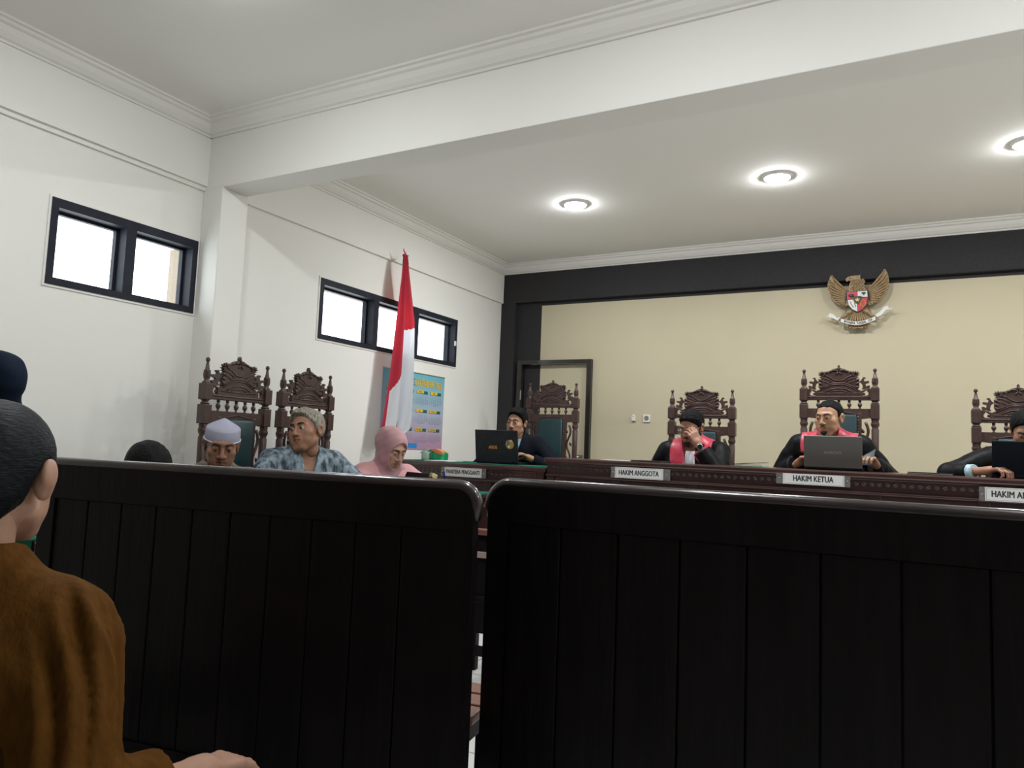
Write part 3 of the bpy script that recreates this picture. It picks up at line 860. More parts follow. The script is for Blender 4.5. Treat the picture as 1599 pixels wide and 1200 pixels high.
# ------------------------------------------------------------------ eagle emblem
def emblem():
    K = 0.000538
    t = empty('eagle_emblem', (-0.385, YB - 0.062, 2.46)); tag(t, 'gilded eagle emblem with red and white shield and ribbon on the wall', 'emblem')
    M_G = mat('aged_gilding', (0.26, 0.17, 0.085), 0.45, metal=0.25, noise=40, col2=(0.34, 0.235, 0.12), bump=(120, 0.2))
    M_R = mat('shield_red', (0.50, 0.02, 0.04), 0.4); M_W = mat('shield_white', (0.72, 0.70, 0.66), 0.5); M_K = mat('shield_black', (0.015, 0.015, 0.017), 0.4); M_Y = mat('star_gold', (0.55, 0.36, 0.06), 0.4, metal=0.4); M_GN = mat('tree_green', (0.03, 0.10, 0.04), 0.6)
    c = lambda pts: [((x - 645) * K, (640 - y) * K) for x, y in pts]
    def poly(bm, pts, y0, y1): prism(bm, c(pts), y0, y1)
    for s in (1, -1):
        f = (lambda x: x) if s == 1 else (lambda x: 1290 - x)
        out = [(750, 470), (850, 400), (930, 330), (985, 258), (1003, 150), (1035, 150), (1068, 230), (1084, 320), (1078, 420), (1048, 520), (990, 610), (920, 670), (830, 704), (785, 690), (760, 580)]
        if s == -1: out = [(x, y + (40 if y < 260 else 15 if y < 420 else 0)) for x, y in out]
        bm = bmesh.new(); poly(bm, [(f(x), y) for x, y in out], -0.012, 0.018)
        w = obj('wing', bm, M_G, t)
        ends = [(1020, 165), (1058, 225), (1074, 290), (1078, 350), (1072, 410), (1052, 470), (1025, 525), (990, 575), (950, 620), (905, 655), (855, 680)]
        for i, (ex, ey) in enumerate(ends):
            if s == -1 and ey < 260: ey += 35
            sx, sy = 770 + 5 * i, 480 + 18 * i
            mx, my = (sx + ex) / 2 + 20, (sy + ey) / 2 + 22
            bm = bmesh.new()
            pts = []
            for k in range(7):
                u = k / 6
                x = (1 - u) ** 2 * sx + 2 * u * (1 - u) * mx + u * u * ex; y = (1 - u) ** 2 * sy + 2 * u * (1 - u) * my + u * u * ey
                pts.append((((f(x)) - 645) * K, -0.013 - 0.006 * math.sin(u * PI), (640 - y) * K))
            tube(bm, pts, [0.005, 0.0085, 0.010, 0.0105, 0.010, 0.009, 0.005], 6)
            obj('feather', bm, M_G, w)
        # leg and claw
        bm = bmesh.new()
        tube(bm, [((f(740) - 645) * K, -0.02, -0.075), ((f(790) - 645) * K, -0.02, -0.095), ((f(830) - 645) * K, -0.018, -0.125), ((f(890) - 645) * K, -0.014, -0.142)], [0.026, 0.024, 0.014, 0.012], 8)
        for k in range(3):
            tube(bm, [((f(880) - 645) * K, -0.016, -0.14), ((f(905 + 15 * k) - 645) * K, -0.02, -0.138 - 0.012 * k), ((f(915 + 18 * k) - 645) * K, -0.016, -0.150 - 0.008 * k)], [0.006, 0.005, 0.002], 6)
        obj('leg', bm, M_G, t)
    bm = bmesh.new()
    poly(bm, [(520, 480), (525, 360), (548, 305), (515, 296), (492, 310), (478, 296), (470, 270), (500, 240), (545, 226), (600, 222), (650, 224), (684, 214), (678, 245), (690, 290), (738, 330), (725, 345), (750, 400), (738, 410), (770, 480)], -0.02, 0.018)
    hd = obj('head', bm, M_G, t)
    for j in range(6):
        for i in range(5):
            bm = bmesh.new()
            sphere(bm, ((560 + i * 40 + (j % 2) * 15 - 645) * K, -0.021, (640 - 300 - j * 32) * K), 1.0, 6, (0.012, 0.005, 0.011))
            o = obj('feather', bm, M_G, hd)
    obj('eye', sphere(bmesh.new(), ((535 - 645) * K, -0.022, (640 - 262) * K), 0.006, 8), M_K, hd)
    bm = bmesh.new(); poly(bm, [(575, 780), (715, 780), (775, 935), (800, 1020), (800, 1062), (742, 1048), (690, 1066), (645, 1052), (600, 1066), (548, 1050), (495, 1062), (500, 1020), (520, 935)], -0.012, 0.016)
    tl = obj('tail', bm, M_G, t)
    for i in range(7):
        u = (i - 3) / 3
        bm = bmesh.new(); tube(bm, [((645 + u * 55 - 645) * K, -0.014, (640 - 800) * K), ((645 + u * 105 - 645) * K, -0.014, (640 - 930) * K), ((645 + u * 135 - 645) * K, -0.012, (640 - 1045) * K)], [0.008, 0.009, 0.006], 6)
        obj('feather', bm, M_G, tl)
    # shield
    bm = bmesh.new(); poly(bm, [(486, 474), (790, 474), (800, 600), (780, 695), (726, 772), (645, 818), (564, 772), (508, 695), (488, 600)], -0.030, -0.018)
    sh = obj('shield', bm, M_K, t)
    for nm, m, pts in (('shield_field', M_R, [(496, 484), (638, 484), (638, 585), (500, 600), (497, 560)]), ('shield_field', M_W, [(644, 484), (780, 484), (786, 578), (644, 570)]), ('shield_field', M_W, [(503, 612), (638, 610), (641, 804), (570, 762), (518, 690)]), ('shield_field', M_R, [(648, 606), (788, 588), (770, 690), (720, 762), (650, 804)]), ('centre_shield', M_K, [(585, 560), (700, 560), (700, 620), (680, 665), (645, 690), (608, 665), (585, 620)])):
        bm = bmesh.new(); yy = -0.032 if nm == 'shield_field' else -0.036
        prism(bm, c(pts), yy, -0.028)
        obj(nm, bm, m, sh)
    st = []
    for k in range(10):
        r = 42 if k % 2 == 0 else 17
        st.append((642 + r * math.sin(k * PI / 5), 618 - r * math.cos(k * PI / 5)))
    bm = bmesh.new(); poly(bm, st, -0.039, -0.036); obj('star', bm, M_Y, sh)
    bm = bmesh.new(); sphere(bm, ((560 - 645) * K, -0.033, (640 - 550) * K), 1.0, 8, (0.020, 0.003, 0.015)); sphere(bm, ((530 - 645) * K, -0.033, (640 - 545) * K), 1.0, 8, (0.010, 0.003, 0.009)); obj('bull_mark', bm, M_K, sh)
    bm = bmesh.new(); sphere(bm, ((732 - 645) * K, -0.033, (640 - 515) * K), 1.0, 8, (0.017, 0.003, 0.010)); prism(bm, c([(727, 515), (737, 515), (742, 550), (722, 550)]), -0.034, -0.031); obj('tree_mark', bm, M_GN, sh)
    bm = bmesh.new(); tube(bm, [((x - 645) * K, -0.033, (640 - y) * K) for x, y in ((540, 640), (555, 690), (590, 735))], 0.003, 6); tube(bm, [((x - 645) * K, -0.033, (640 - y) * K) for x, y in ((600, 650), (608, 690), (620, 730))], 0.003, 6); obj('rice_mark', bm, mat('dull_olive_paint', (0.25, 0.24, 0.17), 0.6), sh)
    bm = bmesh.new(); tube(bm, [((718 + 38 * math.cos(a) - 645) * K, -0.033, (640 - 678 + 52 * math.sin(a)) * K) for a in [k * PI / 8 for k in range(16)]], 0.0028, 6, closed=True); obj('chain_mark', bm, M_Y, sh)
    # ribbon
    def arc(u, o): 
        x = 405 + u * 490; return (x, 935 + 62 * math.sin(u * PI) - 12 * u + o)
    bm = bmesh.new()
    N = 16
    poly(bm, [arc(k / N, -30) for k in range(N + 1)] + [arc(k / N, 26) for k in range(N, -1, -1)], -0.036, -0.026)
    rb = obj('ribbon', bm, M_W, t)
    bm = bmesh.new(); tube(bm, [((x - 645) * K, -0.031, (640 - y) * K) for x, y in [arc(k / N, 28) for k in range(N + 1)]], 0.0035, 6); tube(bm, [((x - 645) * K, -0.031, (640 - y) * K) for x, y in [arc(k / N, -31) for k in range(N + 1)]], 0.0022, 6); obj('ribbon_edge', bm, M_G, rb)
    for pts in ([(190, 845), (232, 838), (240, 796), (305, 832), (345, 885), (405, 872), (378, 940), (338, 918), (290, 890), (232, 872)], [(1120, 770), (1080, 775), (1070, 728), (1010, 745), (960, 812), (890, 868), (915, 905), (985, 870), (1040, 800), (1110, 790)]):
        bm = bmesh.new(); poly(bm, pts, -0.022, -0.008); e = obj('ribbon_end', bm, M_W, t)
        bm = bmesh.new(); tube(bm, [((x - 645) * K, -0.016, (640 - y) * K) for x, y in pts], 0.0022, 5, closed=True); obj('ribbon_edge', bm, M_G, e)
    words = 'BHINNEKA TUNGGAL IKA'
    n = len(words)
    for i, ch in enumerate(words):
        if ch == ' ': continue
        u = 0.09 + 0.82 * (i + .5) / n
        x, y = arc(u, -2); x2, y2 = arc(u + .01, -2)
        a = math.atan2(-(y2 - y), x2 - x)
        me = text_mesh(ch, 0.030, 0.0012, 0.62); me.transform(Matrix.Rotation(-a, 4, 'Y') @ FRONT)
        o = obj('letter', me, M_K, rb); o.location = ((x - 645) * K, -0.0368, (640 - y) * K)
emblem()

# ------------------------------------------------------------------ laptops and desk things
def laptop(x, y, z, w, hh, lean, lidmat, label, rz=0):
    t = empty('laptop', (x, y, z), R(rz)); tag(t, label, 'laptop')
    obj('base', box(-w / 2, w / 2, 0.0, 0.24, 0.0, 0.018, bev=0.005), M_BLACKPLASTIC, t)
    bm = box(-w / 2, w / 2, -0.006, 0.006, 0.0, hh, bev=0.005)
    lid = obj('lid', bm, lidmat, t); lid.location = (0, -0.006, 0.014); lid.rotation_euler = (R(lean), 0, 0)
    obj('screen', box(-w / 2 + 0.01, w / 2 - 0.01, 0.006, 0.0068, 0.02, hh - 0.012), M_BLACKPLASTIC, lid)
    obj('hinge', box(-w / 2 + 0.05, w / 2 - 0.05, -0.012, 0.006, 0.004, 0.02, bev=0.004), M_BLACKPLASTIC, t)
    kb = bmesh.new()
    for r in range(4):
        for k in range(11):
            B(kb, -w / 2 + 0.03 + k * (w - 0.06) / 11, -w / 2 + 0.03 + (k + .82) * (w - 0.06) / 11, 0.05 + r * 0.022, 0.067 + r * 0.022, 0.018, 0.020)
    k = obj('keyboard', kb, M_LAPTOPGREY, t); k['kind'] = 'stuff'
    return t, lid
t, lid = laptop(-2.918, 5.14, 0.984, 0.392, 0.258, 8, M_LAPTOP, 'black laptop with round yellow sticker on the clerk desk')
M_OR = mat('orange_logo_print', (0.85, 0.30, 0.03), 0.4)
sign_text('logo', 'ASUS', 0.036, M_OR, lid, (-0.03, -0.0068, 0.118), 0.0012, 0.95)
bm = lathe(bmesh.new(), [(0.037, 0), (0.037, 0.0008)], 24, Matrix.Translation((0.125, -0.006, 0.147)) @ Matrix.Rotation(PI / 2, 4, 'X'))
stk = obj('round_sticker', bm, mat('yellow_sticker', (0.50, 0.33, 0.06), 0.5), lid)
bm = bmesh.new(); prism(bm, [(0.125 + 0.028 * math.cos(a), 0.147 + 0.032 * math.sin(a)) for a in [R(100 + k * 16) for k in range(12)]], -0.0074, -0.0068)
obj('sticker_print', bm, mat('grey_sticker_print', (0.16, 0.17, 0.2), 0.5), stk)
bm = bmesh.new(); prism(bm, [(0.118, 0.115), (0.128, 0.125), (0.124, 0.142), (0.112, 0.138), (0.106, 0.122)], -0.0080, -0.0074); prism(bm, [(0.125, 0.172), (0.145, 0.168), (0.150, 0.176), (0.132, 0.181)], -0.0080, -0.0068)
obj('sticker_print', bm, M_PAPER, stk)
t, lid = laptop(-0.437, 5.10, 1.056, 0.342, 0.205, 10, M_LAPTOPGREY, 'grey metal laptop in front of the presiding judge')
sign_text('logo', 'AXIOO', 0.024, mat('silver_logo', (0.4, 0.4, 0.38), 0.3, metal=0.6), lid, (0.0, -0.0068, 0.098), 0.0002, 1.3)
laptop(0.60, 5.10, 1.056, 0.375, 0.20, 8, M_LAPTOPBLACK, 'navy black laptop in front of the bowed judge at the right edge')

def papers(name, x, y, z, w, d, n, m, label, cat, rz=0.0, th=0.0012):
    t = empty(name, (x, y, z), R(rz)); tag(t, label, cat)
    for k in range(n):
        o = obj('sheet' if n > 1 else 'cover', box(-w / 2, w / 2, -d / 2, d / 2, k * th, (k + 1) * th * 0.98), m, t)
        o.rotation_euler = (0, 0, R(random.uniform(-2.5, 2.5)) if k else 0)
    return t
papers('paper_stack', -3.37, 5.05, 0.9845, 0.21, 0.28, 5, M_PAPER, 'white papers lying left of the clerk laptop', 'papers', 6)
papers('paper_sheet', -1.86, 5.02, 1.0555, 0.21, 0.14, 2, M_PAPER, 'white sheet on the bench left of the black folder', 'papers', 3)
M_FOLDERGREEN = mat('green_folder_card', (0.05, 0.33, 0.14), 0.5)
def folder(x, y, z, w, d, h, m, m2, label, rz=0, tilt=0):
    t = empty('folder', (x, y, z), R(rz)); tag(t, label, 'folder')
    obj('back_cover', box(-w / 2, w / 2, -d / 2, d / 2, 0, 0.003), m, t)
    obj('pages', box(-w / 2 + 0.006, w / 2 - 0.006, -d / 2 + 0.006, d / 2 - 0.004, 0.003, h), M_PAPER, t)
    o = obj('front_cover', box(0, w, -d / 2, d / 2, 0, 0.003), m2, t); o.location = (-w / 2, 0, h + 0.0005); o.rotation_euler = (0, R(-tilt), 0)
folder(-1.62, 5.06, 1.0555, 0.22, 0.26, 0.006, M_BLACKPLASTIC, M_BLACKPLASTIC, 'thin black folder in front of the judge with the glasses')
folder(-0.95, 5.16, 1.0555, 0.19, 0.22, 0.010, M_FOLDERGREEN, M_BLACKPLASTIC, 'black and green folder between the two judges', 0, 5)
folder(0.10, 5.08, 1.0555, 0.24, 0.18, 0.008, M_BLACKPLASTIC, M_BLACKPLASTIC, 'flat black folder right of the presiding judge')

# tissue pack on the clerk desk
t = empty('tissue_pack', (-3.60, 5.20, 0.9845), R(8)); tag(t, 'green, white and orange tissue pack on the clerk desk', 'tissue pack')
def pillow(x0, x1, y0, y1, z0, z1, n=8):
    bm = bmesh.new()
    bmesh.ops.create_cube(bm, size=1.0)
    bmesh.ops.subdivide_edges(bm, edges=bm.edges[:], cuts=4, use_grid_fill=True)
    for v in bm.verts:
        p = v.co * 2
        k = 1 - 0.10 * (abs(p.y) ** 3 + abs(p.z) ** 3) * (abs(p.x) > .9) - 0.08 * abs(p.x * p.z) ** 3
        v.co = Vector(((x0 + x1) / 2 + p.x / 2 * (x1 - x0), (y0 + y1) / 2 + p.y / 2 * (y1 - y0) * k, z0 + (p.z + 1) / 2 * (z1 - z0) * (k if p.z > 0 else 1)))
    return bm
M_TG = mat('green_film', (0.0, 0.30, 0.12), 0.25, coat=0.5); M_TW = mat('pale_green_film', (0.48, 0.62, 0.52), 0.3, coat=0.5); M_TO = mat('orange_film', (0.80, 0.20, 0.02), 0.3, coat=0.4)
obj('pack', pillow(0.0, 0.135, -0.05, 0.05, 0, 0.082), M_TG, t, True)
obj('clear_end', pillow(-0.075, 0.0, -0.05, 0.05, 0, 0.080), M_TW, t, True)
bm = bmesh.new(); prism(bm, [(0.015, 0.090), (0.045, 0.098), (0.10, 0.086), (0.134, 0.066), (0.134, 0.050), (0.10, 0.056), (0.05, 0.072)], -0.053, 0.045)
obj('orange_flap', bm, M_TO, t)
bm = bmesh.new(); prism(bm, [(-0.09, 0.055), (-0.06, 0.082), (-0.03, 0.098), (0.01, 0.096), (0.0, 0.080), (-0.04, 0.076), (-0.07, 0.060)], -0.05, 0.02)
obj('tissue', bm, M_TW, t)
# ------------------------------------------------------------------ people: implicit surfaces meshed by surface nets
F = np.float32
def v3(*a): return np.array(a, dtype=F)
def cap(P, a, b, ra, rb=None):
    rb = ra if rb is None else rb
    a = np.asarray(a, F); b = np.asarray(b, F); ab = b - a
    q = P - a
    t = np.clip(q @ ab / max(float(ab @ ab), 1e-9), 0, 1)
    d = q - t[:, None] * ab
    return np.sqrt((d * d).sum(1)) - (ra + t * (rb - ra))
def ell(P, c, r):
    q = (P - np.asarray(c, F)); r = np.asarray(r, F)
    k0 = np.sqrt(((q / r) ** 2).sum(1)); k1 = np.sqrt(((q / (r * r)) ** 2).sum(1)) + 1e-9
    return k0 * (k0 - 1) / k1
def smin(a, b, k):
    h = np.clip(0.5 + 0.5 * (b - a) / k, 0, 1)
    return b + (a - b) * h - k * h * (1 - h)
def smax(a, b, k): return -smin(-a, -b, k)
def U(ds, k):
    d = ds[0]
    for e in ds[1:]: d = smin(d, e, k)
    return d
def snet(f, lo, hi, h):
    lo = np.asarray(lo, F); hi = np.asarray(hi, F)
    C = 4
    n = (np.ceil((hi - lo) / (h * C)).astype(int) + 1) * C + 1
    ax = [lo[i] + h * np.arange(n[i], dtype=F) for i in range(3)]
    cax = [a[C // 2::C] for a in ax]
    g = np.stack(np.meshgrid(*cax, indexing='ij'), -1).reshape(-1, 3)
    cs = [len(a) for a in cax]
    dc = f(g).reshape(cs)
    V = np.repeat(np.repeat(np.repeat(dc, C, 0), C, 1), C, 2)
    full = np.full(n, 1.0, F)
    full[:V.shape[0], :V.shape[1], :V.shape[2]] = V
    near = np.zeros(n, bool)
    m = np.repeat(np.repeat(np.repeat(np.abs(dc) < h * C * 1.35, C, 0), C, 1), C, 2)
    near[:m.shape[0], :m.shape[1], :m.shape[2]] = m
    for axn in range(3):
        near |= np.roll(near, 1, axn)
    idx = np.argwhere(near)
    pts = np.stack([ax[i][idx[:, i]] for i in range(3)], 1)
    out = np.empty(len(pts), F)
    for s in range(0, len(pts), 400000):
        out[s:s + 400000] = f(pts[s:s + 400000])
    full[near] = out
    full[0] = full[-1] = 1; full[:, 0] = full[:, -1] = 1; full[:, :, 0] = full[:, :, -1] = 1
    ins = full < 0
    sm = np.zeros(tuple(k - 1 for k in n), np.uint8)
    offs = [(i, j, k) for i in (0, 1) for j in (0, 1) for k in (0, 1)]
    for i, j, k in offs:
        sm += ins[i:n[0] - 1 + i, j:n[1] - 1 + j, k:n[2] - 1 + k]
    act = (sm > 0) & (sm < 8)
    ca = np.argwhere(act)
    vid = np.full(act.shape, -1, np.int64); vid[act] = np.arange(len(ca))
    cv = np.stack([full[ca[:, 0] + i, ca[:, 1] + j, ca[:, 2] + k] for i, j, k in offs], 1)
    acc = np.zeros((len(ca), 3), F); cnt = np.zeros(len(ca), F)
    for a in range(8):
        for b in range(a + 1, 8):
            if sum(x != y for x, y in zip(offs[a], offs[b])) != 1: continue
            mk = (cv[:, a] < 0) != (cv[:, b] < 0)
            t = cv[:, a] / (cv[:, a] - cv[:, b] + 1e-12)
            p = np.asarray(offs[a], F) + t[:, None] * (np.asarray(offs[b], F) - np.asarray(offs[a], F))
            acc[mk] += p[mk]; cnt[mk] += 1
    verts = lo + h * (ca + acc / cnt[:, None])
    quads = []
    for axn in range(3):
        sl0 = [slice(1, -1)] * 3; sl1 = [slice(1, -1)] * 3
        sl0[axn] = slice(0, -1); sl1[axn] = slice(1, None)
        A = ins[tuple(sl0)]; Bn = ins[tuple(sl1)]
        e = np.argwhere(A != Bn)
        if not len(e): continue
        fl = A[e[:, 0], e[:, 1], e[:, 2]]
        base = e.copy()
        for q in range(3):
            if q != axn: base[:, q] += 1
        u, w = [(1, 2), (2, 0), (0, 1)][axn]
        def cell(du, dw):
            c = base.copy(); c[:, u] -= du; c[:, w] -= dw
            return vid[c[:, 0], c[:, 1], c[:, 2]]
        q = np.stack([cell(1, 1), cell(0, 1), cell(0, 0), cell(1, 0)], 1)
        q[~fl] = q[~fl][:, ::-1]
        quads.append(q)
    Q = np.concatenate(quads)
    Q = Q[(Q >= 0).all(1)]
    return verts.astype(F), Q

def np_mesh(name, V, Q, mi=None):
    me = bpy.data.meshes.new(name)
    me.vertices.add(len(V)); me.vertices.foreach_set('co', np.ascontiguousarray(V, F).ravel())
    me.loops.add(Q.size); me.loops.foreach_set('vertex_index', np.ascontiguousarray(Q, np.int32).ravel())
    me.polygons.add(len(Q)); me.polygons.foreach_set('loop_start', np.arange(0, Q.size, 4, dtype=np.int32)); me.polygons.foreach_set('loop_total', np.full(len(Q), 4, np.int32))
    me.polygons.foreach_set('use_smooth', np.ones(len(Q), bool))
    if mi is not None: me.polygons.foreach_set('material_index', np.asarray(mi, np.int32))
    me.update(calc_edges=True)
    return me

def noise3(P, s, seed=0):
    r = np.random.RandomState(seed)
    out = np.zeros(len(P), F)
    for k in range(5):
        d = r.normal(size=3); d /= np.linalg.norm(d)
        out += np.sin(P @ (d * s * (0.7 + 0.35 * k)).astype(F) + r.uniform(0, 6.28)) / (1 + 0.35 * k)
    return out / 3.0

def Rx(a): c, s = math.cos(a), math.sin(a); return np.array([[1, 0, 0], [0, c, -s], [0, s, c]], F)
def Ry(a): c, s = math.cos(a), math.sin(a); return np.array([[c, 0, s], [0, 1, 0], [-s, 0, c]], F)
def Rz(a): c, s = math.cos(a), math.sin(a); return np.array([[c, -s, 0], [s, c, 0], [0, 0, 1]], F)

# ---- head (local: face -y, up z, centre between the ears)
def head_sdf(P, hs):
    X = P.copy(); X[:, 0] = np.abs(X[:, 0])
    w = hs.get('w', 1.0); jw = hs.get('jaw', 1.0); ch = hs.get('cheek', 0.0)
    d = ell(X, (0, .016, .034), (.074 * w, .094, .084))
    d = smin(d, ell(X, (0, -.028, -.028), (.060 * w, .062, .080)), .03)
    d = smin(d, cap(X, (.048 * jw, .0, -.058), (.016, -.066, -.094), .018, .016), .03)
    d = smin(d, cap(X, (-.02, -.068, -.098), (.02, -.068, -.098), .016), .025)
    d = smin(d, ell(X, (.042 * w, -.056, -.018), (.023 + ch, .026, .022 + ch)), .022)
    d = smin(d, ell(X, (.030, -.062, -.058), (.024 + ch, .024, .026)), .022)
    d = smin(d, cap(X, (0, -.083, .030), (.042 * w, -.070, .028), .011, .010), .018)
    eye = v3(.031, -.078, .008)
    d = smax(d, -ell(X, (.031, -.096, .008), (.019, .018, .014)), .014)
    d = smin(d, cap(X, (0, -.086, .018), (0, -.107, -.026), .0075, .0115), .010)
    d = smin(d, ell(X, (.012, -.094, -.030), (.0105, .012, .008)), .006)
    d = smax(d, -ell(X, (.006, -.102, -.039), (.0035, .006, .004)), .003)
    q = X - eye
    lid = np.sqrt((q * q).sum(1)) - .0142
    op = hs.get('open', 0.5)
    slit = np.abs(q[:, 2] + .0035) - .0062 * op - .0004
    slit = np.maximum(slit, q[:, 0] - .0135); slit = np.maximum(slit, -.0135 - q[:, 0])
    d = smin(d, smax(lid, -slit, .0015), .006)
    d = smax(d, -np.maximum(slit + .0004, ell(X, (.031, -.092, .006), (.014, .012, .012))), .002)
    ml = hs.get('mouth', 0.0)
    d = smin(d, ell(X, (0, -.080, -.060), (.027, .016, .024)), .016)
    d = smin(d, cap(X, (0, -.0945, -.0545), (.021, -.083, -.0585), .0055, .003), .006)
    d = smin(d, cap(X, (0, -.0925, -.0665), (.019, -.083, -.0625), .0065, .003), .006)
    d = smax(d, -cap(X, (0, -.101, -.0603), (.022, -.088, -.0605), .0032 + ml), .003)
    # ear
    eo = hs.get('ear', 0.0)
    e = ell(X, (.0765 * w + eo * .5, .014, -.004), (.009 + eo * .6, .0215, .033)); e = smin(e, ell(X, (.081 * w + eo, .020, .010), (.010, .018 + eo * .4, .022 + eo * .4)), .008)
    e = smax(e, -ell(X, (.086 * w, .008, -.004), (.007, .012, .019)), .004)
    d = smin(d, e, .008)
    return d
def neck_sdf(P, r=.052): return cap(P, (0, .022, -.05), (0, .026, -.105), r, r * .9)
ZH = ([-.14, -.09, -.066, -.050, -.030, -.012, .0, .03, .045, .06, .12], [.105, .098, .078, .058, .030, -.004, -.012, .004, -.035, -.055, -.062])
def hair_sdf(P, st, hs):
    w = hs.get('w', 1.0)
    th = st.get('th', .012)
    c0 = np.array([0, .018, .036], F)
    d = ell(P, c0, (.074 * w + th, .094 + th, .084 + th))
    if st.get('tall'): d = smin(d, ell(P, (st.get('part', 0), -.03, .085), (.058, .06, .032 + st['tall'])), .03)
    nz = noise3(P * np.array([1, 1, .45], F), st.get('freq', 190), 3)
    d = d - st.get('amp', .0025) * nz
    zx = np.interp(P[:, 1], ZH[0], np.array(ZH[1]) + st.get('line', 0.0) * (np.array(ZH[0]) < -.04)).astype(F)
    zx += st.get('curve', 0.0) * np.where(P[:, 1] < -.02, (np.abs(P[:, 0]) - .022).clip(0), 0)
    d = smax(d, (zx - P[:, 2]) * .7 + .002 * noise3(P, 240, 5), .006)
    e = ell(P * np.array([1, 1, 1], F), (0, .014, -.008), (.2, .019, .030))
    d = smax(d, -e, .004)
    return d

def place_np(V, Rm, t): return (V @ Rm.T + np.asarray(t, F)).astype(F)

# ---- hand (local: wrist at origin, fingers along -y, palm normal -z, thumb on +x)
def hand_sdf(P, curl=0.5, spread=0.0):
    ds = []
    xs = (-.030, -.010, .010, .029); ln = (.78, .95, 1.0, .92)
    pal = None
    for i, x in enumerate(xs):
        kn = np.array([x, -.088 + (.008 if i == 0 else 0), .004], F)
        p = cap(P, (x * .55, 0, 0), kn, .0125, .0115)
        pal = p if pal is None else smin(pal, p, .014)
        a = np.array([spread * x * 6, -1, 0], F); a /= np.linalg.norm(a)
        pos = kn; ang = curl * .55
        fd = None
        for L, r0, r1 in ((.043, .0098, .0088), (.027, .0088, .0078), (.021, .0078, .0062)):
            dirv = np.array([a[0], a[1] * math.cos(ang), -math.sin(ang)], F)
            nx = pos + dirv * L * ln[i]
            c = cap(P, pos, nx, r0, r1)
            fd = c if fd is None else smin(fd, c, .003)
            pos = nx; ang += curl * .8
        ds.append(fd)
    d = pal
    for fd in ds: d = smin(d, fd, .004)
    t = cap(P, (.016, -.012, -.004), (.042, -.044, -.016), .0135, .011)
    t = smin(t, cap(P, (.042, -.044, -.016), (.047, -.074, -.026 - .01 * curl), .0105, .009), .004)
    t = smin(t, cap(P, (.047, -.074, -.026 - .01 * curl), (.042, -.098, -.032 - .015 * curl), .009, .0068), .004)
    d = smin(d, t, .008)
    return smin(d, cap(P, (0, .05, 0), (0, -.02, 0), .024, .026), .02)
_hand_cache = {}
def hand(curl, spread, h=.0035):
    k = (curl, spread, h)
    if k not in _hand_cache:
        _hand_cache[k] = snet(lambda P: hand_sdf(P, curl, spread), (-.07, -.22, -.11), (.08, .07, .05), h)
    return _hand_cache[k]
def hand_frame(fwd, palm):
    y = -np.asarray(fwd, float); y /= np.linalg.norm(y)
    z = -np.asarray(palm, float); z -= y * (z @ y); z /= np.linalg.norm(z)
    x = np.cross(y, z)
    return np.stack([x, y, z], 1).astype(F)

SKIN = {}
def skin(name, c):
    if name not in SKIN:
        SKIN[name] = (mat('skin_' + name, c, 0.55, noise=35, col2=tuple(x * 1.12 for x in c), contrast=(0.3, 0.7)), mat('lips_' + name, (c[0] * .78, c[1] * .55, c[2] * .58), 0.5))
    return SKIN[name]
M_EYE = mat('eye_white', (0.42, 0.38, 0.35), 0.35); M_IRIS = mat('dark_iris', (0.012, 0.008, 0.006), 0.25)
M_BROW = mat('black_brow_hair', (0.012, 0.010, 0.009), 0.7)
M_SHOE = mat('black_shoe_leather', (0.012, 0.012, 0.012), 0.4)

def ik(sh, wr, pole, l1, l2):
    sh = np.asarray(sh, float); wr = np.asarray(wr, float)
    d = wr - sh; L = np.linalg.norm(d)
    if L > (l1 + l2) * .995:
        wr = sh + d / L * (l1 + l2) * .995; d = wr - sh; L = np.linalg.norm(d)
    a = (l1 * l1 - l2 * l2 + L * L) / (2 * L)
    hh = math.sqrt(max(l1 * l1 - a * a, 0))
    u = d / L
    p = np.asarray(pole, float); p = p - u * (p @ u); p /= np.linalg.norm(p)
    return sh + u * a + p * hh, wr

